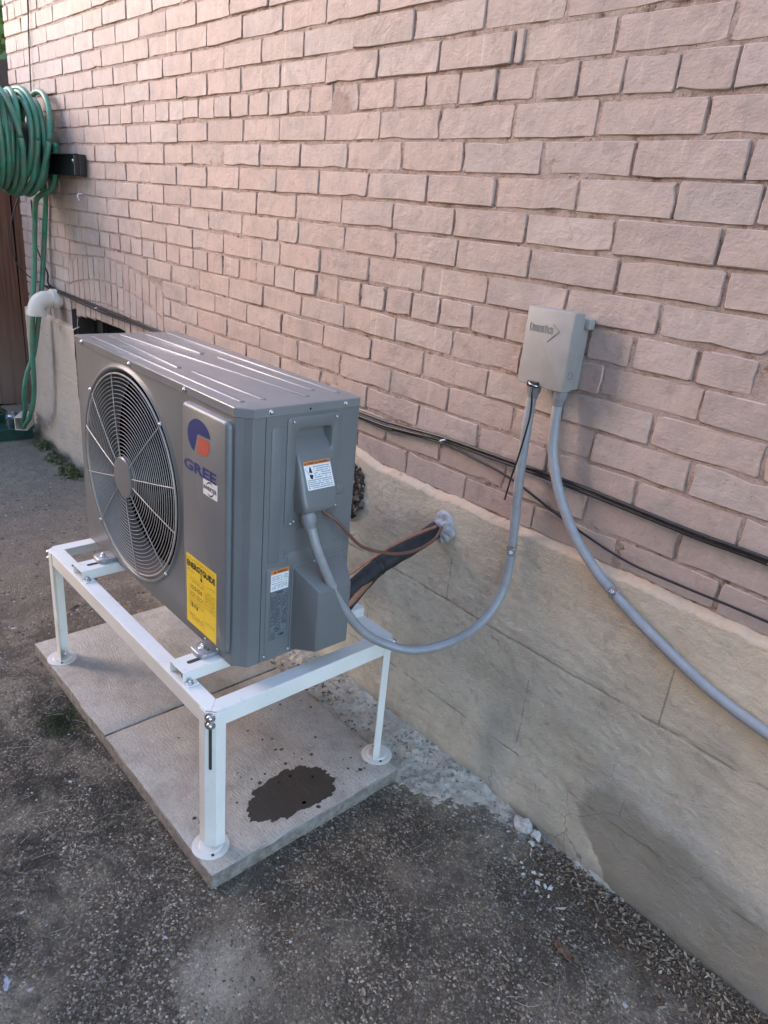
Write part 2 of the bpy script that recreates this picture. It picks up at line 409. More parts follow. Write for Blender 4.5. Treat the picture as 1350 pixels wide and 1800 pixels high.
def m_ground():
    n = N('old_asphalt')
    x, y, z = n.xyz()
    v = n.n('TexVoronoi', {'Vector': n.pos, 'Scale': 230.0})
    cs = n.n('SeparateXYZ', {0: v.outputs['Color']}).outputs[0]
    v2 = n.n('TexVoronoi', {'Vector': n.pos, 'Scale': 105.0})
    cs2 = n.n('SeparateXYZ', {0: v2.outputs['Color']}).outputs[0]
    c = n.ramp(cs, [(0.0, (0.040, 0.033, 0.027)), (0.5, (0.075, 0.064, 0.054)), (0.78, (0.13, 0.114, 0.098)), (0.92, (0.25, 0.23, 0.205)), (1.0, (0.46, 0.43, 0.39))])
    st = n.m('MULTIPLY', n.step(cs2, 0.86, 0.90), n.step(v2.outputs['Distance'], 0.45, 0.34))
    c = n.mix(n.m('MULTIPLY', st, 0.8), c, n.mix(cs, (0.13, 0.115, 0.105), (0.30, 0.28, 0.26)))
    # pale dusty areas and dark organic areas
    big = n.noise(3.0, 6, 0.62)
    c = n.mix(n.m('MULTIPLY', n.step(big, 0.48, 0.62), 0.62), c, (0.25, 0.225, 0.195))
    mid = n.noise(12, 7, 0.75)
    c = n.mix(n.m('MULTIPLY', n.step(mid, 0.50, 0.62), 0.6), c, (0.026, 0.022, 0.018))
    c = n.mix(n.m('MULTIPLY', n.step(n.noise(17, 6, 0.75, dist=0.5), 0.56, 0.68), 0.35), c, (0.24, 0.225, 0.20))
    dk = n.step(n.noise(7.5, 8, 0.8, dist=0.5), 0.44, 0.58)
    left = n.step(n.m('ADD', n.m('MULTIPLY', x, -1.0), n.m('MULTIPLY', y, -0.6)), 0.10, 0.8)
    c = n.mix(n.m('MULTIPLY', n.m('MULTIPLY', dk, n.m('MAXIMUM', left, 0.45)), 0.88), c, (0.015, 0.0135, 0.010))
    moss = n.step(n.m('ADD', n.n('VectorMath', {0: n.pos, 1: (-0.655, -0.875, 0)}, operation='DISTANCE').outputs['Value'], n.m('MULTIPLY', n.noise(30, 4), 0.10)), 0.14, 0.085)
    c = n.mix(n.m('MULTIPLY', moss, 0.75), c, (0.035, 0.045, 0.014))
    # pale patch near the camera
    pp = n.step(n.m('ADD', n.n('VectorMath', {0: n.pos, 1: (0.33, -0.90, 0)}, operation='DISTANCE').outputs['Value'], n.m('MULTIPLY', n.noise(16, 6, 0.7), 0.24)), 0.24, 0.10)
    c = n.mix(n.m('MULTIPLY', pp, 0.8), c, (0.34, 0.325, 0.30))
    soil = n.step(n.m('ADD', n.m('ADD', y, 0.17), n.m('MULTIPLY', n.m('SUBTRACT', n.noise(11, 7, 0.8), 0.5), 0.42)), -0.03, 0.05)
    soil = n.m('MULTIPLY', soil, n.step(x, 0.48, 0.60))
    c = n.mix(n.m('MULTIPLY', soil, 0.8), c, n.mix(n.noise(70, 5, 0.8), (0.028, 0.018, 0.011), (0.15, 0.105, 0.07)))
    # the far stretch by the fence is lighter
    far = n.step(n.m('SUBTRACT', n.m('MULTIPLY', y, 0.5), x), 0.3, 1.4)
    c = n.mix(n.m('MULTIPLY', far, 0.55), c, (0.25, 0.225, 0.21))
    h = n.m('ADD', n.m('MULTIPLY', v.outputs['Distance'], -1.0), n.m('MULTIPLY', n.noise(60, 6, 0.7), 0.9))
    dn = n.m('ADD', n.m('MULTIPLY', n.m('MAXIMUM', x, 0.0), -0.62), n.m('MULTIPLY', n.noise(9, 7, 0.8), 0.5))
    dust = n.step(n.m('ADD', n.m('ADD', y, 0.16), dn), 0.0, 0.30)
    dust = n.m('MULTIPLY', dust, n.step(x, -1.6, -1.0))
    c = n.mix(n.m('MULTIPLY', dust, n.step(n.noise(60, 5, 0.8), 0.34, 0.60)), c, (0.42, 0.39, 0.33))
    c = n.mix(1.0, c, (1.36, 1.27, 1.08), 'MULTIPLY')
    b = n.bump(h, 1.0, 0.0045)
    b = n.bump(n.m('MULTIPLY', v2.outputs['Distance'], -1.0), 0.5, 0.004, b)
    b = n.bump(n.noise(34, 6, 0.75), 0.8, 0.010, b)
    b = n.bump(n.noise(14, 5, 0.6), 0.6, 0.010, b)
    return n.out(c, 0.88, b)
M['ground'] = m_ground()

def m_slab():
    n = N('concrete_paver')
    x, y, z = n.xyz()
    f = n.noise(8, 8, 0.75)
    c = n.ramp(f, [(0.34, (0.31, 0.29, 0.255)), (0.66, (0.49, 0.46, 0.41))])
    c = n.mix(n.m('MULTIPLY', n.step(n.noise(2.2, 4), 0.42, 0.66), 0.4), c, (0.52, 0.49, 0.44))
    sp = n.m('MULTIPLY', n.step(n.voro(105), 0.20, 0.13), n.step(n.noise(7, 3), 0.44, 0.60))
    c = n.mix(n.m('MULTIPLY', sp, 0.65), c, (0.12, 0.105, 0.095))
    c = n.mix(n.m('MULTIPLY', n.step(n.noise(240, 4, 0.8), 0.50, 0.62), 0.35), c, (0.15, 0.135, 0.12))
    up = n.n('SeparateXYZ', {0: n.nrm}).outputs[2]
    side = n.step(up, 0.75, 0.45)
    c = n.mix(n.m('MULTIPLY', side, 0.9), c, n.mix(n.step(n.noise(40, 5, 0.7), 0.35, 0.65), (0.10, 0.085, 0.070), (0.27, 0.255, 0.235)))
    c = n.mix(n.m('MULTIPLY', n.step(n.noise(14, 7, 0.8), 0.50, 0.66), 0.42), c, (0.22, 0.19, 0.165))
    # brushed texture: fine dimples in rows
    mp = n.n('Mapping', {'Vector': n.pos, 'Rotation': (0, 0, R(12)), 'Scale': (60, 190, 1)}).outputs[0]
    row = n.voro(1.0, vec=mp)
    b = n.bump(n.m('MULTIPLY', row, n.step(n.noise(9, 4, 0.6), 0.30, 0.55)), 1.0, 0.0022)
    b = n.bump(n.noise(160, 5, 0.8), 0.8, 0.0022, b)
    return n.out(c, 0.85, b)
M['slab'] = m_slab()

def m_wet():
    n = N('wet_concrete')
    st = n.noise(1.0, 4, 0.6, n.n('Mapping', {'Vector': n.pos, 'Rotation': (0, 0, R(12)), 'Scale': (12, 190, 1)}).outputs[0])
    c = n.mix(n.step(st, 0.62, 0.72), (0.030, 0.026, 0.022), (0.09, 0.08, 0.07))
    c = n.mix(n.step(n.voro(120), 0.08, 0.04), c, (0.3, 0.28, 0.26))
    c = n.mix(n.m('MULTIPLY', n.noise(22, 6, 0.75), 0.35), c, (0.08, 0.07, 0.06))
    return n.out(c, 0.5, n.bump(n.noise(160, 5, 0.8), 0.8, 0.002, n.bump(st, 0.5, 0.001)))
M['wet'] = m_wet()

def m_spill():
    n = N('dusty_cement')
    f = n.noise(11, 6, 0.65)
    c = n.ramp(f, [(0.3, (0.31, 0.28, 0.225)), (0.7, (0.56, 0.515, 0.43))])
    d = n.m('MULTIPLY', n.step(n.noise(55, 7, 0.85), 0.50, 0.62), n.step(n.noise(7, 6, 0.75), 0.48, 0.60))
    c = n.mix(n.m('MULTIPLY', d, 0.85), c, (0.06, 0.052, 0.045))
    h = n.m('ADD', n.noise(35, 6, 0.65), n.m('MULTIPLY', n.noise(180, 3, 0.7), 0.3))
    return n.out(c, 0.92, n.bump(h, 0.9, 0.006))
M['spill'] = m_spill()

def m_island(name, stops, rough=0.85, bs=0):
    n = N(name)
    c = n.ramp(n.isl, stops)
    c = n.mix(n.m('MULTIPLY', n.noise(180, 3), 0.35), c, (0.08, 0.07, 0.06))
    return n.out(c, rough)
M['grit'] = m_island('asphalt_grit', [(0, (0.04, 0.037, 0.035)), (0.4, (0.11, 0.10, 0.09)), (0.8, (0.24, 0.22, 0.20)), (0.95, (0.42, 0.39, 0.36)), (1, (0.55, 0.54, 0.52))])
M['pebble'] = m_island('white_pebble', [(0, (0.42, 0.42, 0.43)), (1, (0.66, 0.65, 0.64))], 0.7)
M['pebblegrey'] = m_island('mortar_crumb', [(0, (0.16, 0.145, 0.12)), (0.6, (0.36, 0.335, 0.29)), (1, (0.58, 0.55, 0.50))])
M['litter'] = m_island('dry_litter', [(0, (0.05, 0.033, 0.02)), (0.4, (0.14, 0.095, 0.06)), (0.75, (0.27, 0.20, 0.13)), (0.93, (0.42, 0.33, 0.23)), (1, (0.60, 0.52, 0.42))])
M['straw'] = m_island('dry_straw', [(0, (0.14, 0.11, 0.08)), (0.5, (0.30, 0.26, 0.20)), (1, (0.48, 0.44, 0.36))])
M['leaf'] = m_island('small_weed_leaf', [(0, (0.045, 0.065, 0.02)), (0.6, (0.10, 0.12, 0.05)), (1, (0.20, 0.19, 0.11))], 0.6)
M['mossleaf'] = m_island('moss', [(0, (0.018, 0.024, 0.008)), (1, (0.05, 0.06, 0.02))], 0.8)
M['treeleaf'] = m_island('tree_leaf', [(0, (0.04, 0.10, 0.015)), (0.6, (0.10, 0.20, 0.03)), (1, (0.22, 0.34, 0.07))], 0.5)
M['twig'] = simple('twig_bark', (0.17, 0.125, 0.10), 0.8)
M['bark'] = simple('tree_bark', (0.09, 0.07, 0.055), 0.9, 0, 0.3, 12, 30, 0.01)
M['deadleaf'] = simple('dead_brown_leaf', (0.14, 0.085, 0.055), 0.6, 0, 0.5, 60)
M['petal'] = simple('pale_blue_scrap', (0.42, 0.44, 0.52), 0.6, 0, 0.2, 80)

def m_fence():
    n = N('stained_fence_board')
    x, y, z = n.xyz()
    st = n.noise(1.0, 5, 0.6, n.scale(n.pos, (60, 60, 2.2)))
    c = n.mix(n.step(st, 0.3, 0.7), (0.09, 0.040, 0.025), (0.22, 0.11, 0.07))
    worn = n.step(n.m('ADD', z, n.m('MULTIPLY', st, 0.5)), 0.95, 0.45)
    c = n.mix(n.m('MULTIPLY', worn, 0.6), c, (0.24, 0.20, 0.17))
    return n.out(c, 0.8, n.bump(st, 0.6, 0.004))
M['fence'] = m_fence()

def m_neigh():
    n = N('neighbour_brick')
    x, y, z = n.xyz()
    v = n.n('CombineXYZ', {0: x, 1: z, 2: 0.0}).outputs[0]
    b = n.n('TexBrick', {'Vector': v, 'Scale': 1.0, 'Color1': (0.42, 0.19, 0.11, 1), 'Color2': (0.36, 0.15, 0.085, 1), 'Mortar': (0.34, 0.28, 0.23, 1), 'Mortar Size': 0.006, 'Brick Width': 0.22, 'Row Height': 0.075})
    return n.out(b.outputs['Color'], 0.9)
M['neigh'] = m_neigh()

# ------------------------------------------------------------------ ground
def grid(name, x0, x1, y0, y1, dx, dy, fn, mat, parent=None, keep=None, smooth=True, fnv=None):
    nx = max(2, int(round((x1 - x0) / dx)) + 1); ny = max(2, int(round((y1 - y0) / dy)) + 1)
    V = []; F = []
    for j in range(ny):
        b = y0 + (y1 - y0) * j / (ny - 1)
        for i in range(nx):
            a = x0 + (x1 - x0) * i / (nx - 1); V.append(fn(a, b))
    for j in range(ny - 1):
        for i in range(nx - 1):
            if keep:
                a = x0 + (x1 - x0) * (i + .5) / (nx - 1); b = y0 + (y1 - y0) * (j + .5) / (ny - 1)
                if not keep(a, b): continue
            k = j * nx + i; F.append((k, k + 1, k + nx + 1, k + nx))
    me = bpy.data.meshes.new(name); me.from_pydata(V, [], F); me.materials.append(mat); me.update()
    if smooth: me.shade_smooth()
    return link(name, me, parent)

def gh(x, y):
    e = min(1, max(0, min(x + 4.2, 1.9 - x, y + 2.0, 0.6 - y) / 0.3))
    return (0.004 * fbm(x * 5, y * 5) + 0.0018 * fbm(x * 26, y * 26, 3, 3) + 0.0010 * fbm(x * 90, y * 90, 5, 2)) * e
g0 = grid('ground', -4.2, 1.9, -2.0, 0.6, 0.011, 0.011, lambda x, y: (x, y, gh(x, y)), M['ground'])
tag(g0, kind='structure')
far = MB()
for a in ((-60, -4.2, -60, 60), (1.9, 60, -60, 60), (-4.2, 1.9, -60, -2.0), (-4.2, 1.9, 0.6, 60)):
    far.quad((a[0], a[2], 0), (a[1], a[2], 0), (a[1], a[3], 0), (a[0], a[3], 0))
tag(far.build('ground', M['ground']), kind='structure')

# ------------------------------------------------------------------ brick wall
PITCH = 0.232; C = 0.07409; Z0 = 1.8416; XL = -3.6; XR = 2.3
J = {-3: [-.916, -.696], -2: [-1.029, -.799, -.565, -.328, -.09, .134], -1: [-.919, -.686, -.456, -.225, .006, .038, .27, .502],
 0: [-2.601, -2.485, -2.363, -2.247, -2.127, -2.013, -1.904, -1.792, -1.677, -1.561, -1.444, -1.327, -1.217, -1.101, -.982, -.87, -.757, -.645, -.53, -.377, -.263, -.147, -.031, .084, .194, .302, .418, .53],
 1: [-2.552, -2.311, -2.075, -1.839, -1.608, -1.375, -1.134, -.912, -.674, -.428, -.2, .035, .262, .494],
 2: [-2.427, -2.196, -1.963, -1.727, -1.492, -1.261, -1.024, -.794, -.563, -.328, -.106, .131, .361, .591],
 3: [-2.559, -2.319, -2.09, -1.86, -1.623, -1.384, -1.155, -.925, -.693, -.46, -.223, .013, .242, .471, .633],
 4: [-2.451, -2.213, -1.981, -1.739, -1.508, -1.271, -1.04, -.807, -.573, -.345, -.114, .118, .35, .578],
 5: [-2.561, -2.319, -2.075, -1.843, -1.604, -1.367, -1.132, -.906, -.786, -.551, -.318, -.089, .143, .378, .608],
 6: [-2.686, -2.432, -2.2, -1.96, -1.721, -1.497, -1.261, -1.0, -.888, -.663, -.428, -.203, .029, .262, .494],
 7: [-1.26, -1.145, -1.03, -.915, -.797, -.68, -.563, -.458, -.346, -.235, -.126, -.012, .105, .22, .335, .45, .592, .712],
 8: [-.985, -.752, -.527, -.291, -.068, .162, .392, .621],
 9: [-.392, -.165, .069, .30, .533, .767], 10: [-.291, -.059, .169, .399, .636], 11: [-.393, -.165, .066, .288, .527, .764],
 12: [-.291, -.063, .172, .415, .649], 13: [-.188, .044, .276, .513, .753]}
AX, AH = -2.32, 0.56        # segmental arch over the basement window
def arc(i, x):              # i = 0 underside ... 3 outer curve
    t = (x - AX)
    return (0.893, 0.985, 1.094, 1.206)[i] - (0.14, .2, 0.24, 0.24)[i] * t * t - 0.012 * t

house = empty('painted_brick_house_wall', (0, 0, 0), label='pink-beige painted brick house wall with rendered foundation behind the grey outdoor unit', cat='wall')

def seeX(p):
    q = CMI @ Vector(p)
    if q.z > -0.05: return None
    return (675 + 1266.64 * q.x / -q.z, 900 - 1266.64 * q.y / -q.z)
CMI = CM.inverted()

def brick_ring(q, per):
    # q: four corners (x,z) bl, br, tr, tl ; rounded, jittered outline
    out = []; n = per
    for a in range(4):
        p, r = Vector(q[a]), Vector(q[(a + 1) % 4])
        L = (r - p).length; k = n if L > 0.12 else max(1, n // 2)
        rc = min(0.0035, L * 0.2) * random.uniform(0.4, 1.6) * (2.6 if random.random() < .12 else 1)
        d = (r - p).normalized(); nn = Vector((d.y, -d.x))
        rc2 = rc * random.uniform(0.6, 1.4)
        for j in range(k + 1):
            t = j / k
            pt = p + d * (rc + (L - rc - rc2) * t)
            amp = 0.0009
            out.append(pt - nn * (random.uniform(-amp, amp) + (random.random() < 0.09) * random.uniform(0.001, 0.0065)))
    return out

def add_brick(mb, q, per=4):
    cx = sum(p[0] for p in q) / 4; cz = sum(p[1] for p in q) / 4
    y0 = random.gauss(0, 0.0011); tx = random.gauss(0, 0.006); tz = random.gauss(0, 0.012)
    Y = lambda p, d: y0 + tx * (p[0] - cx) + tz * (p[1] - cz) + d
    r1 = brick_ring(q, per)
    c = Vector((cx, cz)); hx = max(abs(p[0] - cx) for p in r1); hz = max(abs(p[1] - cz) for p in r1)
    ins = []
    for p in r1:
        b = random.uniform(0.0012, 0.0030)
        ins.append((cx + (p[0] - cx) * (1 - b / hx), cz + (p[1] - cz) * (1 - b / hz)))
    i = len(mb.v); n = len(r1)
    mb.v += [(p[0], 0.013, p[1]) for p in r1]
    mb.v += [(p[0], Y(p, 0.0032 + random.uniform(-.001, .0015)), p[1]) for p in r1]
    mb.v += [(p[0], Y(p, 0), p[1]) for p in ins]
    for a in range(2):
        for k in range(n):
            k2 = (k + 1) % n
            mb.f.append((i + a * n + k, i + a * n + k2, i + (a + 1) * n + k2, i + (a + 1) * n + k)); mb.m.append(1 if a == 0 else (1 if random.random() < 0.35 else 0))
    mb.f.append(tuple(i + 2 * n + k for k in range(n))); mb.m.append(0)

specs = []
def spec(q):
    P = [seeX((x, 0, z)) for x, z in q]
    if any(p is None for p in P): specs.append((0, q)); return
    x0 = max(0, min(p[0] for p in P)); x1 = min(1350, max(p[0] for p in P)); y0 = max(0, min(p[1] for p in P)); y1 = min(1800, max(p[1] for p in P))
    a = 0.5 * abs(sum(P[i][0] * P[(i + 1) % 4][1] - P[(i + 1) % 4][0] * P[i][1] for i in range(4)))
    if x1 <= x0 or y1 <= y0: a = 0
    specs.append((a, q))

for k in range(-24, 14):
    zt = Z0 - k * C; zb = zt - C
    head = (k % 7 == 0); pit = PITCH / 2 if head else PITCH
    js = list(J.get(k, [(0.05 if k % 2 else 0.166) + random.uniform(-.01, .01)]))
    while js[0] > XL: js.insert(0, js[0] - pit * random.uniform(0.97, 1.03))
    while js[-1] < XR: js.append(js[-1] + pit * random.uniform(0.97, 1.03))
    js[0] = XL - 0.004; js[-1] = XR
    if js[1] - js[0] < 0.05: js.pop(1)
    for a, b in zip(js, js[1:]):
        hj = random.choice((0.0018, 0.0024, 0.0030, 0.0050)); hz = random.choice((0.0030, 0.0038, 0.0048))
        if b - a < 0.02: continue
        segs = [(a, b)]
        if k >= 9:                                   # beside the arch
            l, r_ = AX - AH, AX + AH; segs = []
            if a < l: segs.append((a, min(b, l + hj)))
            if b > r_: segs.append((max(a, r_ - hj), b))
        for s0, s1 in segs:
            if s1 - s0 < 0.03: continue
            e = lambda: random.uniform(-.0015, .0015)
            z0a = zb + hz + e(); z0b = zb + hz + e()
            if k == 8 or k == 7:
                for t, nm in ((s0, 0), (s1, 1)):
                    if AX - AH - .02 < t < AX + AH + .02:
                        w = arc(3, t) + 0.005
                        if nm == 0: z0a = max(z0a, w)
                        else: z0b = max(z0b, w)
                if max(z0a, z0b) > zt - hz - 0.012: continue
            spec([(s0 + hj, z0a), (s1 - hj, z0b), (s1 - hj, zt - hz + e()), (s0 + hj, zt - hz + e())])
# rowlock arch rings
nA = 16
for ring in range(3):
    for i in range(nA):
        a = AX - AH + 2 * AH * i / nA; b = AX - AH + 2 * AH * (i + 1) / nA
        g = 0.003
        if ring == 0 and (a < AX - 0.50 or b > AX + 0.50): continue
        spec([(a + g, arc(ring, a) + 0.003), (b - g, arc(ring, b) + 0.003), (b - g, arc(ring + 1, b) - 0.003), (a + g, arc(ring + 1, a) - 0.003)])
specs.sort(key=lambda s: -s[0])
rest = MB()
for i, (a, q) in enumerate(specs):
    if i < 300 and a > 0:
        mb = MB(); cx = sum(p[0] for p in q) / 4; cz = sum(p[1] for p in q) / 4
        add_brick(mb, [(x - cx, z - cz) for x, z in q], 4 if a > 900 else 2)
        mb.build('brick', [M['brick'], M['brick_edge']], house, 24, loc=(cx, 0, cz))
    elif a > 0:
        add_brick(rest, q, 2)
    else:
        rest.box(q[0][0], q[1][0], random.gauss(0, .001), 0.012, q[0][1], q[3][1])
tag(rest.build('smaller_bricks', [M['brick'], M['brick_edge']], house, 24), kind='stuff')

inwin = lambda x, z: abs(x - AX) < 0.48 and z < arc(0, x)
grid('mortar', XL + .004, 2.2, 0.74, 3.0, 0.009, 0.0085,
     lambda x, z: (x, max(0.0026 + 0.0008 * fbm(x * 70, z * 70, 8, 2), 0.0030 + 0.0042 * fbm(x * 9, z * 9, 6, 3) + 0.0030 * fbm(x * 30, z * 30, 1, 3) + 0.0022 * fbm(x * 90, z * 90, 2, 2)), z), M['mortar'], house, lambda x, z: not inwin(x, z))
mo = MB(); mo.box(XL + .004, XR, 0.0125, 0.03, 3.0, 3.70); mo.box(2.2, XR, 0.0125, 0.03, 0.0, 3.0)
mo.box(XL + .002, XL + .3, 0.0125, 6, 0, 3.7)
mo.build('wall_core', M['mortar'], house)

# cement render on the foundation
def px_(x, z):
    top = 0.812 + 0.006 * fbm(x * 9, 0) + 0.004 * fbm(x * 40, 3) + (0.022 if x < -0.30 and x > -1.1 else 0.0) * min(1, max(0, (-0.3 - x) * 8))
    if x > 0.9: top -= 0.004
    u = z / 0.83; zz = u * top
    y = -0.024 + 0.0035 * fbm(x * 3, zz * 3) + 0.0016 * fbm(x * 15, zz * 17, 4) + 0.0016 * fbm(x * 14 + zz * 11, zz * 44, 7, 5) * max(0, .6 + fbm(x * 2.5, zz * 3, 12, 2)) + 0.0012 * fbm(x * 70, zz * 70, 9, 3)
    y -= 0.008 * max(0, 1 - zz / 0.35)
    d = top - zz
    if d < 0.016: y += (0.016 - d) / 0.016 * 0.036
    # scored lines as shallow cuts
    for zc in (0.507,):
        t = abs(zz + 0.010 * (fbm(x * 2.4, 5)) - zc)
        if t < 0.006: y += 0.002 * (1 - t / 0.006)
    return (x, y, zz)
for x0, x1, st in ((XL - 0.02, -1.2, 0.015), (-1.2, 1.45, 0.0055), (1.45, XR, 0.03)):
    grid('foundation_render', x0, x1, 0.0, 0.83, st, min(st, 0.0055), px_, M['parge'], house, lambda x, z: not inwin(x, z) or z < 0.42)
e = MB(); e.quad((XL - .02, -.03, 0), (XL - .02, 2, 0), (XL - .02, 2, .8), (XL - .02, -.02, .8)); e.build('foundation_end', M['parge'], house)
# basement window in its opening
bw = MB()
bw.box(-2.82, -1.89, 0.10, 0.14, 0.42, 0.47); bw.box(-2.83, -1.82, 0.10, 0.14, 0.875, 0.96)
bw.box(-2.82, -2.71, 0.10, 0.14, 0.47, 0.85); bw.box(-1.93, -1.89, 0.10, 0.14, 0.47, 0.85); bw.box(-2.34, -2.30, 0.10, 0.14, 0.47, 0.85)
win = bw.build('basement_window', M['winshade'], house)
bg_ = MB(); bg_.quad((-2.82, .125, .42), (-1.89, .125, .42), (-1.89, .125, .9), (-2.82, .125, .9)); bg_.build('pane', M['glassdark'], win)
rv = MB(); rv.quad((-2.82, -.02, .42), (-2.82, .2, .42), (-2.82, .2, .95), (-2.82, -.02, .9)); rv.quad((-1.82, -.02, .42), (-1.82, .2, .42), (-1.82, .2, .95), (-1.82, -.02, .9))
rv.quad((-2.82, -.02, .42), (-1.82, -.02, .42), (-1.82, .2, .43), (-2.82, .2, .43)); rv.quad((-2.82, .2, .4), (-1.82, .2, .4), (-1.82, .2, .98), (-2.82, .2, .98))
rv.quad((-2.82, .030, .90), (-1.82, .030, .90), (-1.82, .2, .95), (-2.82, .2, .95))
rv.build('window_reveal', M['winshade'], house)

# broken hole in the render, showing rubble
hb = MB()
pts = [(-.40, .60), (-.36, .605), (-.345, .63), (-.352, .665), (-.338, .70), (-.335, .735), (-.352, .775), (-.375, .785), (-.42, .77), (-.45, .70), (-.43, .63)]
for t in range(260):
    u = random.random(); a = random.uniform(0, 2 * pi)
    x = -.39 + .055 * math.sqrt(u) * cos(a); z = .69 + .092 * math.sqrt(u) * sin(a)
    s = random.uniform(.003, .011)
    fnr = Matrix.Rotation(random.uniform(0, 6), 3, Vector((random.random(), random.random(), random.random() + .1)).normalized())
    b8 = [fnr @ Vector((s * sx * random.uniform(.6, 1), s * sy * random.uniform(.6, 1), s * sz * random.uniform(.6, 1))) + Vector((x, -.022 + random.uniform(-.008, .006), z)) for sx in (-1, 1) for sy in (-1, 1) for sz in (-1, 1)]
    i = len(hb.v); hb.v += [tuple(p) for p in b8]
    for q in ((0, 1, 3, 2), (4, 6, 7, 5), (0, 4, 5, 1), (2, 3, 7, 6), (0, 2, 6, 4), (1, 5, 7, 3)):
        hb.f.append(tuple(i + k for k in q)); hb.m.append(0)
n_ = N('rubble_core'); M['core'] = n_.out(n_.ramp(n_.isl, [(0, (0.02, 0.015, 0.012)), (0.6, (0.09, 0.06, 0.045)), (1, (0.36, 0.31, 0.26))]), 0.9)
tag(hb.build('broken_render', M['core'], house), kind='stuff')

# ------------------------------------------------------------------ cement spill along the wall
def sp(x, y):
    d = -y                                           # distance from wall
    w = 0.30 if x < 0.0 else max(0.035, 0.30 - 0.56 * x)
    if x < -1.0: w *= max(0, 1 - (-1.0 - x) * 3)
    w *= 1 + 0.35 * fbm(x * 7, 2.0, 0, 3)
    h = 0.022 * (1 - d / w) + 0.010 * fbm(x * 13, y * 13) + 0.0060 * fbm(x * 50, y * 50, 2) + 0.0055 * fbm(x * 140, y * 140, 2, 2)
    if x > 0.75: h -= (x - 0.75) * 0.12
    return (x, y, min(h, 0.032))
tag(grid('cement_spill', -1.3, 1.25, -0.48, -0.012, 0.0055, 0.0055, sp, M['spill']), kind='structure')

# ------------------------------------------------------------------ pavers
YB = R(0.8713)
cB, sB = cos(YB), sin(YB)
def bw_(x, y, z): return (x * cB - y * sB, x * sB + y * cB, z)
def paver(x0, x1, y0, y1, label):
    o = empty('concrete_paver', bw_((x0 + x1) / 2, (y0 + y1) / 2, 0), YB)
    return o
for (x0, x1, lab) in ((-1.0737, -0.4895, 'left concrete paver under the fan end of the white stand'), (-0.4850, 0.1213, 'right concrete paver with the dark wet patch, near the camera')):
    nx, ny = 30, 30
    cx, cy = (x0 + x1) / 2, -0.516; hx, hy = (x1 - x0) / 2, 0.3006
    mb = MB(); rr = []
    def outline(d, z, jit):
        o = []
        for (ax, ay, bx, by) in ((-1, -1, 1, -1), (1, -1, 1, 1), (1, 1, -1, 1), (-1, 1, -1, -1)):
            for k in range(14):
                t = k / 14
                o.append(((ax + (bx - ax) * t) * (hx - d) + random.gauss(0, jit), (ay + (by - ay) * t) * (hy - d) + random.gauss(0, jit), z))
        return o
    mb.rings([outline(0, -0.004, .0003), outline(0.0, 0.038, .0010), outline(0.0018, 0.0415, .0006), outline(0.005, 0.0428, 0.0)], True, False, True)
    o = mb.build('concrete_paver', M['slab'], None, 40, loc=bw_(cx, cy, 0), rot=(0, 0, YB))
    tag(o, lab, 'paver', 'concrete pavers under the stand')

# wet patch and drops on the paver
wp = MB(); wmain = MB()
poly = [(.002, -.649), (-.03, -.615), (-.051, -.593), (-.055, -.55), (-.069, -.516), (-.062, -.47), (-.049, -.433), (-.02, -.405), (.0035, -.392), (.035, -.385), (.0545, -.398), (.078, -.415), (.0895, -.439), (.088, -.50), (.083, -.548), (.078, -.59), (.061, -.622), (.035, -.645)]
def blob(mb, P, z):
    P = catmull([(x, y, 0) for x, y in P] + [(P[0][0], P[0][1], 0)], 12)[:-1]
    c = sum(P, Vector()) / len(P); out = []
    for i, p in enumerate(P):
        k = 1 + 0.13 * fbm(p.x * 38, p.y * 38, 1, 4) + 0.05 * fbm(p.x * 160, p.y * 160, 4, 2)
        q = c + (p - c) * k; out.append(q)
    top = [(q.x, q.y, z + .0006) for q in [c + (q - c) * 0.995 for q in out]]; bot = [(q.x, q.y, z) for q in out]
    mb.rings([[bw_(*p) for p in bot], [bw_(*p) for p in top]], True, False, True)
blob(wmain, poly, 0.0429)
random.seed(3)
for i in range(150):
    if i < 110:
        x, y = random.gauss(.0, .075), random.gauss(-.46, .13)
    else: x, y = random.gauss(-.3, .12), random.gauss(-.4, .12)
    if not (-.48 < x < .115 and -.80 < y < -.225): continue
    r = random.choice((.002, .002, .003, .004, .0055)) * random.uniform(.7, 1.3); n = 7
    ring = [bw_(x + r * cos(2 * pi * k / n) * random.uniform(.6, 1.2), y + r * sin(2 * pi * k / n) * random.uniform(.6, 1.2), .0432 + .0001 * (i % 5)) for k in range(n)]
    wp.quad(*ring)
wroot = empty('water_patch', (0, 0, 0), 0, label='dark wet patch with drip spots on the right concrete paver', cat='water patch')
wmain.build('wet_area', M['wet'], wroot); tag(wp.build('drips', M['wet'], wroot), kind='stuff')

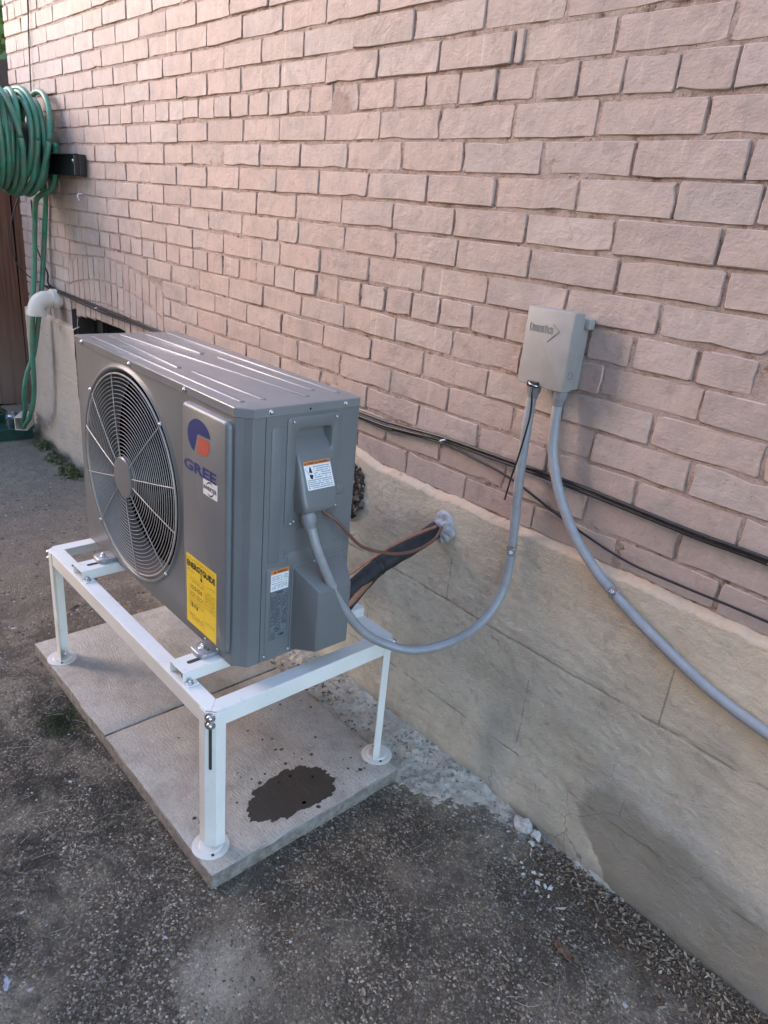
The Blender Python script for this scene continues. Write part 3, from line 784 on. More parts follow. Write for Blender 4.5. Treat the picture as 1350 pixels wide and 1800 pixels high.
# ------------------------------------------------------------------ stand
SX0, SX1, SY0, SY1, SZ, PT = -0.950, 0.0551, -0.7855, -0.2150, 0.4507, 0.0430
stand = empty('equipment_stand', (0, 0, 0), YB, label='white powder-coated steel stand with four legs carrying the outdoor unit', cat='stand')
T3 = 0.0028
def beam_x(y, inward, x0, x1):       # angle iron along x; vertical flange on outer side
    mb = MB(); z = SZ
    ya, yb = (y, y + 0.040 * inward)
    # top flange with mitred ends (45 deg)
    x0i, x1i = x0 + 0.040, x1 - 0.040
    def pr(P, h0, h1):
        mb.rings([[(x, yy, h0) for x, yy in P], [(x, yy, h1) for x, yy in P]], True, True, True)
    c = 0.019
    pr([(x0 + c, ya), (x1 - c, ya), (x1 - c * .5, ya + c * .5 * inward), (x1i, yb), (x0i, yb), (x0 + c * .5, ya + c * .5 * inward)], z - T3, z)
    mb.box(x0 + c, x1 - c, min(ya, ya + T3 * inward), max(ya, ya + T3 * inward), z - 0.046, z - T3 - .0002)
    return mb
def beam_y(x, inward, y0, y1):
    mb = MB(); z = SZ; c = 0.019
    xa, xb = x, x + 0.040 * inward; y0i, y1i = y0 + 0.0403, y1 - 0.0403
    P = [(xa, y0 + c), (xa, y1 - c), (xa + c * .5 * inward, y1 - c * .5 - .0004), (xb, y1i), (xb, y0i), (xa + c * .5 * inward, y0 + c * .5 + .0004)]
    mb.rings([[(a, b, z - T3) for a, b in P], [(a, b, z) for a, b in P]], True, True, True)
    mb.box(min(xa, xa + T3 * inward), max(xa, xa + T3 * inward), y0 + c, y1 - c, z - 0.046, z - T3 - .0002)
    return mb
def bev(o, w=0.0012, seg=2):
    m = o.modifiers.new('bevel', 'BEVEL'); m.width = w; m.segments = seg; m.limit_method = 'ANGLE'; m.angle_limit = R(35)
    return o
bev(beam_x(SY0, 1, SX0, SX1).build('beam', M['stand'], stand))
bev(beam_x(SY1, -1, SX0, SX1).build('beam', M['stand'], stand))
bev(beam_y(SX1, -1, SY0, SY1).build('beam', M['stand'], stand))
bev(beam_y(SX0, 1, SY0, SY1).build('beam', M['stand'], stand))
# slots in the top flanges (thin dark plates laid on top, painting the shade inside the openings)
def slot(parent, u0, u1, v0, v1, fn, w):
    mb = MB(); mb.plate(u0, u1, v0, v1, min(abs(u1 - u0), abs(v1 - v0)) * .49, w, 0, fn, w0=w - 0.0005)
    return mb.build('slot', M['slotdark'], parent)
M['slotdark'] = simple('slot_shadow', (0.05, 0.045, 0.042), 0.9)
slot(stand, -0.110, -0.060, SY0 + .017, SY0 + .025, TOP, SZ + .0006)
slot(stand, -0.795, -0.770, SY0 + .017, SY0 + .025, TOP, SZ + .0006)

def bolt_mesh(name, r, h, mat, n=6, dome=False, washer=True):
    mb = MB()
    if washer: mb.lathe([(r * 1.55, 0), (r * 1.55, h * .22), (r * 1.4, h * .28), (r * .5, h * .28)], 16, cap=True)
    if dome: mb.lathe([(r * 1.1, h * .25), (r * 1.05, h * .7), (r * .8, h * 1.05), (r * .4, h * 1.22), (r * .05, h * 1.25)], 14)
    else: mb.lathe([(r, h * .25), (r, h * .9), (r * .85, h), (r * .4, h * 1.0), (r * .4, h * 1.15), (r * .3, h * 1.2)], n)
    return mb.mesh(name, mat, 40)
BOLT = bolt_mesh('bolt', 0.0062, 0.010, M['zinc'])
NUTD = bolt_mesh('bolt', 0.0080, 0.010, M['zinc'], dome=True)
SCREW = bolt_mesh('screw', 0.0034, 0.0032, M['zinc'], dome=True, washer=False)
SCREWG = bolt_mesh('screw', 0.0042, 0.0040, M['zinc'], dome=True, washer=True)
def orient(n):
    return Vector(n).to_track_quat('Z', 'Y').to_euler()
def place(me, name, parent, loc, n):
    o = link(name, me, parent, loc, orient(n)); return o

def leg(cx, cy, dx, dy):
    # angle section: corner at (cx,cy), flanges run inward along dx, dy
    P = [(cx + dx * .0445, cy), (cx + dx * .0195, cy), (cx, cy + dy * .0195), (cx, cy + dy * .0445)]
    o = 0.0025
    P = [(x - dx * o, y - dy * o) for x, y in P]
    Q = [(P[0][0], P[0][1] + dy * T3), (P[1][0] + dx * T3 * .4, P[1][1] + dy * T3), (P[2][0] + dx * T3, P[2][1] + dy * T3 * .4), (P[3][0] + dx * T3, P[3][1])]
    ring = P + Q[::-1]
    mb = MB(); mb.rings([[(x, y, z) for x, y in ring] for z in (PT + .004, SZ - .0035)], True, True, True)
    l = bev(mb.build('leg', M['stand'], stand), .0008)
    fx, fy = cx + dx * .014, cy + dy * .012
    fm = MB()
    fm.lathe([(.045, 0), (.0455, .0025), (.044, .0034), (.030, .0034), (.026, .0075), (.004, .0075)], 48, lambda x, y, z: (x + fx, y + fy, z + PT - .0006))
    fm.build('foot_flange', M['stand'], l, 40)
    nrm = Vector((-dx, -dy, 0)).normalized()
    mid = Vector((cx + dx * .0098 - dx * .0028, cy + dy * .0098 - dy * .0028, 0))
    for zz in (SZ - .016, SZ - .036):
        place(NUTD, 'bolt', l, mid + Vector((0, 0, zz)), nrm)
    # slot below the bolts
    t = Vector((0, 0, 1)).cross(nrm)
    fn = lambda u, v, w: tuple(mid + t * u + nrm * w + Vector((0, 0, v)))
    sm = MB(); sm.plate(-.0038, .0038, SZ - .165, SZ - .045, .0037, .0004, 0, fn, w0=.0001); sm.build('slot', M['slotdark'], l)
    # small holes and a fixing screw in the flange
    for a in ((.031, -.012), (-.030, .014)):
        hm = MB(); hm.lathe([(.0042, PT + .0031), (.0042, PT + .0036)], 10, lambda x, y, z: (x + fx + a[0], y + fy + a[1], z)); hm.build('hole', M['slotdark'], l)
    ins = Vector((cx + dx * .016, cy + dy * .016, PT + .018)); place(BOLT, 'bolt', l, ins, (dx, dy, 0))
    return l
leg(SX1, SY0, -1, 1); leg(SX0, SY0, 1, 1); leg(SX1, SY1, -1, -1); leg(SX0, SY1, 1, -1)
# cross channels the unit is bolted to
for xc in (-0.108, -0.712):
    mb = MB(); w = .032; z1 = SZ + .030
    y0, y1 = SY0 + .006, SY1 - .004
    mb.box(xc - w, xc + w, y0, y1, z1 - T3, z1)
    mb.box(xc - w, xc - w + T3, y0, y1, SZ + .0006, z1 - T3 - .0001)
    mb.box(xc + w - T3, xc + w, y0, y1, SZ + .0006, z1 - T3 - .0001)
    ch = bev(mb.build('cross_channel', M['stand'], stand))
    slot(ch, xc - .006, xc + .006, y0 + .028, y0 + .120, TOP, z1 + .0006)
    fl = MB(); fl.box(xc + w + .0002, xc + w + .020, y0 + .002, y0 + .030, SZ + .0008, SZ + .0034); fl.build('lug', M['stand'], ch)
    place(BOLT, 'bolt', ch, (xc + w + .010, y0 + .013, SZ + .0034), (0, 0, 1))

# ------------------------------------------------------------------ outdoor unit
UZ = 0.4820; UW, UD, UH = 0.90, 0.3182, 0.632
unit = empty('outdoor_air_conditioner', (0, -0.6729, UZ), R(0.6636), label='grey outdoor air conditioner unit with round fan grille and yellow energy label', cat='air conditioner')
CH = 0.030; LH = 0.0215; GX, GZ, GR = -0.563, 0.308, 0.283
def F3(x, z, y): return (x, y, z)
def build_body():
    mb = MB(); zt = UH - LH
    # front sheet with round opening
    n = 96; xl, xr = -UW + .006, -.245
    rings = []
    def rect(a):
        c, s = cos(a), sin(a)
        t = min(((xr - GX) / c if c > 0 else (xl - GX) / c) if abs(c) > 1e-6 else 9, ((zt - GZ) / s if s > 0 else (0 - GZ) / s) if abs(s) > 1e-6 else 9)
        return (GX + c * t, GZ + s * t)
    angs = [2 * pi * k / n for k in range(n)]
    cor = sorted([math.atan2(z - GZ, x - GX) % (2 * pi) for x in (xl, xr) for z in (0, zt)])
    for c in cor:
        i = min(range(n), key=lambda k: abs(angs[k] - c)); angs[i] = c
    prof = [(GR + .001, .10), (GR + .001, .006), (GR + .003, -.0005), (GR + .006, -.0045), (GR + .010, -.0055), (GR + .014, -.003), (GR + .0175, -.0008), (GR + .0205, 0)]
    for r, y in prof: rings.append([(GX + r * cos(a), y, GZ + r * sin(a)) for a in angs])
    rings.append([(rect(a)[0], 0.0, rect(a)[1]) for a in angs])
    mb.rings(rings, True, False, False)
    mb.quad((xr, 0, 0), (-CH, 0, 0), (-CH, 0, zt), (xr, 0, zt))
    # outline of shell behind front: left bend, chamfer, side, back
    out = [(xl, 0), (-UW + .002, .0015), (-UW, .006), (-UW, UD - .004), (-UW + .004, UD), (-.004, UD), (0, UD - .004)]
    for a, b in zip(out, out[1:]): mb.quad((*a, 0), (*b, 0), (*b, zt), (*a, zt))
    cc = [(-CH, 0), (-CH + .004, .0008), (-CH * .5, CH * .5 - .0012), (-.0008, CH - .004), (0, CH)]
    for a, b in zip(cc, cc[1:]): mb.quad((*a, 0), (*b, 0), (*b, zt), (*a, zt))
    # side sheet with recess hole
    hy0, hy1, hz0, hz1 = 0.1355, 0.2385, 0.520, 0.577
    Y0, Y1 = CH, UD - .004
    for (a, b, c, d) in ((Y0, .0575, 0, zt), (.0595, hy0, 0, zt), (hy1, Y1, 0, zt), (hy0, hy1, 0, hz0), (hy0, hy1, hz1, zt)):
        mb.quad((0, a, c), (0, b, c), (0, b, d), (0, a, d))
    # seam groove
    mb.quad((0, .0575, 0), (-.004, .0575, 0), (-.004, .0575, zt), (0, .0575, zt)); mb.quad((0, .0595, 0), (-.004, .0595, 0), (-.004, .0595, zt), (0, .0595, zt))
    mb.quad((-.004, .0575, 0), (-.004, .0595, 0), (-.004, .0595, zt), (-.004, .0575, zt))
    # bottom pan and lip
    mb.quad((-UW, 0.004, 0), (-.0, 0.03, 0), (0, UD, 0), (-UW, UD, 0))
    b = mb.build('casing', M['unit'], unit, 35)
    lip = MB(); lip.box(-UW + .01, -CH - .004, .003, .02, -.006, .0); lip.build('base_lip', M['unit'], b)
    return b
casing = build_body()
# fan inside
fs = MB(); fs.quad((GX - .3, .20, 0.004), (GX + .3, .20, 0.004), (GX + .3, .20, .605), (GX - .3, .20, .605))
fs.lathe([(GR + .0015, .095), (GR - .02, .12), (GR - .02, .2)], 48, lambda x, y, z: (GX + x, z, GZ + y), cap=False)
fs.build('fan_shroud', M['dark'], unit, 40)
fan = MB()
for b in range(3):
    a0 = 2 * pi * b / 3 + .5; rows = []
    for i in range(9):
        r = .07 + (.235 - .07) * i / 8; w = (.55 + .45 * (i / 8)); row = []
        for j in range(9):
            t = j / 8; a = a0 + w * (t - .5) * 1.5 + .25 * (i / 8)
            row.append((GX + r * cos(a), .12 - .05 * t + .012 * sin(t * pi) - .02 * (1 - i / 8) * (t - .5), GZ + r * sin(a)))
        rows.append(row)
    fan.rings(rows, False, False, False)
fan.lathe([(.075, .13), (.075, .07), (.06, .06), (.01, .055)], 32, lambda x, y, z: (GX + x, z, GZ + y))
fan.build('fan', M['fan'], unit, 50)
# grille
gr = MB(); NR = 21
def ringtube(mb, r, y, tr, n=72, k=6):
    rings = []
    for a in range(n + 1):
        A = 2 * pi * a / n; c = Vector((GX + r * cos(A), y, GZ + r * sin(A))); e = Vector((cos(A), 0, sin(A)))
        rings.append([c + e * (tr * cos(2 * pi * j / k)) + Vector((0, 1, 0)) * (tr * sin(2 * pi * j / k)) for j in range(k)])
    mb.rings(rings, True, False, False)
ydome = lambda r: -0.004 - 0.011 * (1 - (r / GR) ** 2)
for i in range(NR):
    r = .064 + (GR - .006 - .064) * i / (NR - 1); ringtube(gr, r, ydome(r), .00082 if i < NR - 1 else .0026)
tag(gr.build('grille_rings', M['wire'], unit, 60), kind='stuff')
for i, deg in enumerate((12, 44, 105, 140, 165, 194, 225, 278, 317, 347)):
    A = R(deg)
    mb = MB(); path = []
    for k in range(12):
        r = .052 + (GR - .003 - .052) * k / 11; path.append((GX + r * cos(A), ydome(r) - .0026, GZ + r * sin(A)))
    mb.tube(path, .0014, 6); mb.build('grille_spoke', M['wire'], unit, 60)
hub = MB(); hub.lathe([(.057, -.006), (.057, -.017), (.054, -.0205), (.02, -.022), (.002, -.022)], 48, lambda x, y, z: (GX + x, z, GZ + y)); hub.build('grille_hub', M['unit'], unit, 40)
for (x, z) in ((-.7895, .497), (-.3593, .508), (-.7676, .106), (-.3485, .106)):
    place(SCREWG, 'screw', unit, (x, -.005, z), (0, -1, 0))
# raised control panel on the front
mb = MB(); mb.plate(-.2372, -.036, .028, .598, .014, .0125, .0075, FRONT); fp = mb.build('front_panel', M['unit'], unit, 50)
PW = .0125
lo = MB()     # round emblem
cx, cz, r = -.1555, .5325, .052
EZ = .80
P = [(cx + r * cos(A), cz + EZ * r * sin(A)) for A in [R(12 + (250 - 12) * k / 40) for k in range(41)]]
c0 = (cx - .007, cz + .007)
for a, b in zip(P[:-1], P[1:-1]): lo.quad(FRONT(*c0, PW + .0005), FRONT(*a, PW + .0005), FRONT(*b, PW + .0005))
lo.build('emblem', M['blue'], fp)
lr = MB(); q = [(cx + .001, cz + .0025), (cx + .043, cz + .0025), (cx + .0465, cz - .008), (cx + .044, cz - .021), (cx + .035, cz - .032), (cx + .024, cz - .0365), (cx - .009, cz - .0365)]
lr.quad(*[FRONT(u, v, PW + .0008) for u, v in q]); lr.build('emblem_accent', M['red'], fp)
lt = MB(); put_text(lt, 'GREE', -.226, .4435, .0265, FRONT, PW + .0005, width=.147, shear=.0, bold=.035); lt.build('lettering', M['blue'], fp)
st = MB(); st.plate(-.1375, -.075, .407, .445, .001, PW + .0004, 0, FRONT, w0=PW + .0001)
sk = st.build('inverter_sticker', M['white'], fp)
it = MB(); put_text(it, 'INVERTER', -.135, .4210, .0098, FRONT, PW + .0009, width=.0575, bold=.02)
for (a0, a1) in ((40, 165), (225, 350)):
    ring = [(R(a0 + (a1 - a0) * k / 16)) for k in range(17)]
    for k in range(16):
        w0 = .0015 * sin(pi * k / 16) + .0002; w1 = .0015 * sin(pi * (k + 1) / 16) + .0002; rr_ = .0155
        A, B = ring[k], ring[k + 1]; px0, pz0 = -.1062, .426
        it.quad(*[FRONT(px0 + rad * 1.05 * cos(t), pz0 + rad * sin(t), PW + .0009) for t, rad in ((A, rr_ - w0), (B, rr_ - w1), (B, rr_ + w1), (A, rr_ + w0))])
it.build('sticker_print', M['ink'], sk)
eg = MB(); eg.plate(-.2205, -.078, .036, .226, .001, PW + .0005, 0, FRONT, w0=PW + .0001); el = eg.build('energy_label', M['yellow'], fp)
w = PW + .0010
tx = MB(); put_text(tx, 'ENERGYGUIDE', -.2165, .193, .017, FRONT, w, width=.134, bold=.04)
ax_ = -.1475
strip(tx, ax_ - .0012, ax_ + .0012, .180, .200, FRONT, w); tx.quad(FRONT(ax_ - .006, .182, w), FRONT(ax_, .173, w), FRONT(ax_ + .006, .182, w))
put_text(tx, '15.5-15.0', -.196, .1375, .011, FRONT, w, width=.052, bold=.01); put_text(tx, '8-7.8', -.196, .0865, .011, FRONT, w, width=.032, bold=.01)
for zc in (.143, .092): strip(tx, -.2025, -.2015, zc - .006, zc + .006, FRONT, w)
tx.build('label_lettering', M['ink'], el)
fp2 = MB()
def boxl(u0, u1, v0, v1, t=.0005):
    for a in ((u0, u1, v0, v0 + t), (u0, u1, v1 - t, v1), (u0, u0 + t, v0, v1), (u1 - t, u1, v0, v1)): strip(fp2, *a, FRONT, w)
boxl(-.2085, -.1335, .112, .170); boxl(-.2085, -.1335, .052, .108)
random.seed(11)
def dashes(mb, u0, u1, v, h, fn, w, dens=.8, step=.0022):
    u = u0
    while u < u1:
        l = random.uniform(.6, 2.6) * step
        if random.random() < dens: strip(mb, u, min(u1, u + l), v, v + h * random.uniform(.8, 1), fn, w)
        u += l + step * .35
for z_ in (.163, .158, .1265, .1215, .1175, .101, .0965, .066, .061, .0565): dashes(fp2, -.203, -.138, z_, .0018, FRONT, w)
for k in range(12): dashes(fp2, -.129, -.083, .157 - k * .0042, .0014, FRONT, w)
for z_ in (.219, .2145): dashes(fp2, -.216, -.085, z_, .0013, FRONT, w)
for z_ in (.186, .182): dashes(fp2, -.216, -.180, z_, .0013, FRONT, w)
for z_ in (.176, .172): dashes(fp2, -.118, -.083, z_, .0013, FRONT, w)
for z_ in (.074, .070): dashes(fp2, -.127, -.086, z_, .0013, FRONT, w)
fp2.build('label_print', M['browntext'], el)['kind'] = 'stuff'
for (x, z) in ((-.150, .012), (-.09, .012)): place(SCREW, 'screw', unit, (x, -.0005, z), (0, -1, 0))
# lid
ld = MB(); o = .0018; zt = UH - LH
def lidring(d, z):
    x0, x1, y0, y1, c = -UW - o + d, o - d, -o + d, UD + o - d, CH
    q = .006
    return [(x0 + q, y0, z), (x1 - c, y0, z), (x1, y0 + c, z), (x1, y1 - q, z), (x1 - q, y1, z), (x0 + q, y1, z), (x0, y1 - q, z), (x0, y0 + q, z)]
ld.rings([lidring(.003, zt + .0006), lidring(0, zt + .0008), lidring(0, UH - .0028), lidring(.0010, UH - .0008), lidring(.0035, UH)], True, True, True)
lid = ld.build('lid', M['lid'], unit, 25)
for (xa, ya, xb, yb) in ((-.86, .036, -.055, .036), (-.86, .088, -.40, .070), (-.36, .082, -.055, .090), (-.87, .125, -.045, .200), (-.86, .20, -.55, .215), (-.87, .272, -.050, .292), (-.50, .232, -.09, .248)):
    L = math.hypot(xb - xa, yb - ya); A = math.atan2(yb - ya, xb - xa)
    fn = lambda u, v, w, xa=xa, ya=ya, A=A: (xa + u * cos(A) - v * sin(A), ya + u * sin(A) + v * cos(A), UH + w)
    mb = MB(); mb.plate(0, L, -.0065, .0065, .0064, .0030, .0026, fn, w0=-.001); mb.build('lid_rib', M['lid'], lid, 60)
for (p, nn) in (((-.84, -.002, UH - .011), (0, -1, 0)), ((-.24, -.002, UH - .011), (0, -1, 0)), ((-.53, -.002, UH - .011), (0, -1, 0)), ((.0018, .070, UH - .011), (1, 0, 0)), ((.0018, .272, UH - .011), (1, 0, 0))):
    place(SCREWG, 'screw', lid, p, nn)
hm = MB(); hm.lathe([(.0025, 0), (.0025, .0003)], 10, lambda x, y, z: (.0018 + z + .0001, .172 + x, UH - .013 + y)); hm.build('hole', M['dark'], lid)
# pressed strips on the side sheet
for (y0, y1, z0, z1) in ((.073, .1035, .262, .585), (.071, .1385, .018, .250), (.262, .292, .40, .428)):
    mb = MB(); mb.plate(y0, y1, z0, z1, .008, .0022, .0018, SIDE, w0=-.0005); mb.build('pressed_strip', M['unit'], casing, 60)
mb = MB()
for (y0, y1, z0, z1) in ((.118, .268, .268, .2735), (.118, .122, .2735, .288), (.150, .262, .331, .3365), (.258, .262, .300, .331)):
    mb.plate(y0, y1, z0, z1, .002, .0016, .0012, SIDE, w0=-.0005)
mb.build('pressed_lines', M['unit'], casing, 60)
# electrical cover with recess and hood
ec = MB(); t = .0032
hy0, hy1, hz0, hz1 = 0.1355, 0.2385, 0.520, 0.577
Y0, Y1, Zb, Zt = .1135, .2620, .345, .6045
def rr2(u0, u1, v0, v1, r, seg=5):
    out = []
    for cx_, cy_, a0 in ((u1 - r, v1 - r, 0), (u0 + r, v1 - r, 90), (u0 + r, v0 + r, 180), (u1 - r, v0 + r, 270)):
        for k in range(seg + 1):
            a = R(a0 + 90 * k / seg); out.append((cx_ + r * cos(a), cy_ + r * sin(a)))
    return out
O = rr2(Y0, Y1, Zb, Zt, .010); O2 = rr2(Y0 + .0012, Y1 - .0012, Zb + .0012, Zt - .0012, .009)
I = rr2(hy0, hy1, hz0 - .004, hz1, .014); I2 = rr2(hy0 + .002, hy1 - .002, hz0 - .002, hz1 - .002, .012)
ec.rings([[SIDE(u, v, 0) for u, v in O], [SIDE(u, v, t - .0008) for u, v in O], [SIDE(u, v, t) for u, v in O2], [SIDE(u, v, t) for u, v in I], [SIDE(u, v, t - .002) for u, v in I2], [SIDE(u, v, -.030) for u, v in I2]], True, False, False)
ecp = ec.build('electrical_cover', M['unit'], unit, 50)
hd = MB(); lv = [(.574, -.029), (.556, -.028), (.546, -.022), (.530, -.006), (.520, .003), (.515, .0085), (.50, .0135), (.47, .0235), (.44, .0335), (.42, .0400), (.405, .0445), (.396, .0460), (.389, .0440), (.3845, .038), (.3825, .030)]
rows = []
for i, (z, wv) in enumerate(lv):
    ya, yb = hy0 + .002 - .003 * max(0, (.50 - z) / .12), hy1 - .002 + .0015 * max(0, (.50 - z) / .12)
    if z < .42: ya += (.42 - z) * .12; yb -= (.42 - z) * .30
    r = min(.012, max(.001, (wv - 0) * .55)) if wv > 0 else .001
    base = min(wv - .001, .0) if wv <= 0 else 0
    row = [(base, ya, z)]
    for k in range(6):
        a = pi - k * (pi / 2) / 5; row.append((wv - r + r * sin(a), ya + r + r * cos(a), z))
    for k in range(6):
        a = pi / 2 - k * (pi / 2) / 5; row.append((wv - r + r * sin(a), yb - r + r * cos(a), z))
    row.append((base, yb, z)); rows.append([(x, y, zz) for x, y, zz in row])
hd.rings(rows, False, False, False)
last = rows[-1]; hd.quad(*last)
hd.build('conduit_hood', M['unit'], ecp, 40)
def HF(u, v, w):      # on the sloping hood face
    z = v; wx = .0135 + (.50 - z) / .03 * .01
    if z > .50: wx = .0135 - (z - .50) / .015 * .005
    return (wx + w, u + (.50 - z) * .075, z)
lb = MB(); strip(lb, .149, .224, .440, .5015, HF, .0009); wl = lb.build('warning_label', M['white'], ecp)
lb = MB(); strip(lb, .149, .224, .4935, .5015, HF, .0013); lb.build('label_band', M['orange'], wl)
lb = MB(); put_text(lb, 'WARNING', .158, .4955, .0042, HF, .0017, width=.022, bold=.02); put_text(lb, 'AVERTISSEMENT', .188, .4955, .0042, HF, .0017, width=.033, bold=.02)
for a in (.152, .182): lb.quad(HF(a, .4953, .0017), HF(a + .0048, .4953, .0017), HF(a + .0024, .500, .0017))
lb.quad(*[HF(.1605 + x, .478 + y, .0013) for x, y in ((0, 0), (.009, -.002), (.0065, .010), (.003, .012))]); lb.quad(*[HF(.161 + x, .4655 + y, .0013) for x, y in ((0, 0), (.006, -.003), (.0095, .006), (0, .0085))])
for k in range(4): lb.quad(*[HF(.151 + x + k * .002, .487 + y - k * .0035, .0013) for x, y in ((0, 0), (.003, -.003), (.003, -.002), (0, .001))])
lb.build('label_lettering', M['ink'], wl)
lb = MB()
for k in range(6): dashes(lb, .174, .220, .488 - k * .0046, .0018, HF, .0013, .85)
for k in range(5): dashes(lb, .152, .220, .460 - k * .0042, .0018, HF, .0013, .9)
lb.build('label_print', M['greyink'], wl)['kind'] = 'stuff'
for (y, z) in ((.1285, .594), (.246, .594), (.129, .353), (.138, .358), (.2585, .375), (.070, .015), (.140, .014)):
    place(SCREW, 'screw', unit, (.0036 if z > .3 else .001, y, z), (1, 0, 0))
# small stickers low on the side
wz = .0027
lb = MB(); strip(lb, .083, .133, .188, .243, SIDE, wz); s1 = lb.build('warning_label', M['white'], unit)
lb = MB(); strip(lb, .083, .133, .2325, .243, SIDE, wz + .0004); lb.build('label_band', M['orange'], s1)
lb = MB(); put_text(lb, 'WARNING', .099, .235, .0055, SIDE, wz + .0008, width=.029, bold=.02); lb.quad(SIDE(.0895, .235, wz + .0008), SIDE(.0965, .235, wz + .0008), SIDE(.093, .241, wz + .0008))
strip(lb, .083, .133, .2140, .2145, SIDE, wz + .0004); lb.build('label_lettering', M['ink'], s1)
lb = MB()
for v in (.226, .222, .218, .2075, .202, .198, .194): dashes(lb, .086, .130, v, .0016, SIDE, wz + .0004, .8)
lb.build('label_print', M['greyink'], s1)['kind'] = 'stuff'
lb = MB(); strip(lb, .083, .133, .056, .1875, SIDE, wz); s2 = lb.build('specification_label', M['greylabel'], unit)
lb = MB(); w4 = wz + .0004; put_text(lb, 'GREE', .098, .179, .0055, SIDE, w4, width=.020, bold=.03)
for a in ((.083, .133, .1868, .1875), (.083, .133, .056, .0567), (.083, .0836, .056, .1875), (.1324, .133, .056, .1875), (.083, .133, .075, .0757)): strip(lb, *a, SIDE, w4)
for k in range(22): dashes(lb, .0855, .1135, .173 - k * .0038, .0018, SIDE, w4, .85, .0016); dashes(lb, .116, .131, .173 - k * .0038, .0018, SIDE, w4, .7, .0016)
put_text(lb, 'UL', .100, .080, .0075, SIDE, w4, width=.010, bold=.05)
for k in range(24):
    a, b = 2 * pi * k / 24, 2 * pi * (k + 1) / 24
    lb.quad(*[SIDE(.105 + r_ * cos(t_), .084 + r_ * sin(t_), w4) for t_, r_ in ((a, .0075), (b, .0075), (b, .0085), (a, .0085))])
for k in range(4): dashes(lb, .0855, .100, .070 - k * .0035, .0016, SIDE, w4)
for k in range(14): strip(lb, .108 + k * .0014, .108 + k * .0014 + random.choice((.0005, .0009)), .061, .069, SIDE, w4)
lb.build('label_print', M['ink'], s2)['kind'] = 'stuff'
# valve cover
vc = MB()
def vr(y0, y1, z0, z1, x): return [(x, y0, z0), (x, y1, z0), (x, y1, z1), (x, y0, z1)]
vc.rings([vr(.146, .300, .010, .240, .0005), vr(.147, .298, .011, .236, .008), vr(.163, .262, .036, .203, .080), vr(.166, .258, .039, .200, .083)], True, False, True)
o = vc.build('valve_cover', M['unit'], unit); bev(o, .006, 3); o.data.shade_smooth(); o.data.set_sharp_from_angle(angle=R(60))
fl = MB(); fl.plate(.143, .306, .004, .243, .006, .003, .001, SIDE); fl.build('cover_flange', M['unit'], unit, 50)
ob = MB(); ob.plate(.128, .292, .236, .278, .008, .0018, .0015, SIDE, w0=-.0005); ob.build('pressed_strip', M['unit'], casing, 50)
place(SCREW, 'screw', unit, (.004, .205, .2405), (1, 0, 0))
# feet
for xc in (-.118, -.712 ):
    ft = MB(); ft.plate(xc - .031, xc + .031, -.050, .012, .018, .012, .004, TOP, w0=-.0015, seg=6)
    f_ = ft.build('mounting_foot', M['castgrey'], unit, 50)
    place(BOLT, 'bolt', f_, (xc, -.028, .012), (0, 0, 1))
    for s in (-1, 1):
        h_ = MB(); h_.lathe([(.0028, .0119), (.0028, .0123)], 8, lambda x, y, z: (xc + s * .016 + x, -.020 + y, z)); h_.build('hole', M['dark'], f_)

# ------------------------------------------------------------------ junction box
jb = empty('electrical_disconnect_box', (0.262, 0, 1.16), 0, label='grey electrical disconnect box with arrow emblem on the brick wall', cat='electrical box')
# local frame: front face measured on the wall, slightly rotated out of plumb
BX0, BX1, BZ0, BZ1 = -.050, .0765, .018, .190
BY0, BY1 = -.012, -.066
mb = MB(); mb.plate(BX0 + .006, BX1 - .002, BZ0 + .002, BZ1 - .010, .003, -BY1 - .028, .0015, FRONT, w0=.004); bev(mb.build('back_box', M['jbox'], jb, 50), .001)
mb = MB(); mb.plate(BX0, BX1, BZ0, BZ1, .0035, -BY1, .002, FRONT, w0=.030); lidj = mb.build('cover', M['jbox'], jb, 50)
mb = MB(); mb.plate(BX1 - .016, BX1 + .010, BZ1 - .034, BZ1 - .012, .002, .024, .001, FRONT, w0=.003); mb.build('mounting_ear', M['jbox'], jb, 50)
lt = MB(); wj = -BY1 + .0012
put_text(lt, 'D', -.0385, .1375, .0185, FRONT, wj, width=.0090, bold=.0, thick=.0013)
put_text(lt, 'IVERSI', -.0288, .1375, .0150, FRONT, wj, width=.0275, bold=.0, thick=.0013)
put_text(lt, 'T', -.0006, .1375, .0185, FRONT, wj, width=.0090, bold=.0, thick=.0013)
put_text(lt, 'ECH', .0083, .1375, .0150, FRONT, wj, width=.0155, bold=.0, thick=.0013)
def bar(p, q, t):
    p, q = Vector(p), Vector(q); d = (q - p).normalized(); n = Vector((-d.y, d.x)) * t
    A = [p + n, p - n, q - n * .5, q + n * .5]
    lt.rings([[FRONT(a.x, a.y, wj - .0016) for a in A], [FRONT(a.x, a.y, wj + .0004) for a in A]], True, True, True)
bar((.024, .1585), (.041, .147), .0014); bar((.014, .121), (.042, .1468), .0012)
lt.build('embossed_emblem', M['jbox'], lidj, 30)
kn = MB(); kn.lathe([(.0085, 0), (.0085, .0004), (.0078, .0004), (.0078, 0)], 24, lambda x, y, z: (BX1 + .0001 + z, -.046 + x, .055 + y), cap=False); kn.build('knockout', M['slotdark'], lidj)
hs = MB(); hs.plate(-.018, .012, -.0015, .012, .002, .071, .001, lambda u, v, w: (u, -w, v + .016), w0=.064); hs.build('hasp', M['black'], jb, 50)
hk = MB(); hk.tube(catmull([(-.012, -.071, .024), (-.004, -.077, .022), (.008, -.075, .020), (.012, -.070, .019)], 6), .0018, 6); hk.build('wire_loop', M['zinc'], jb, 60)

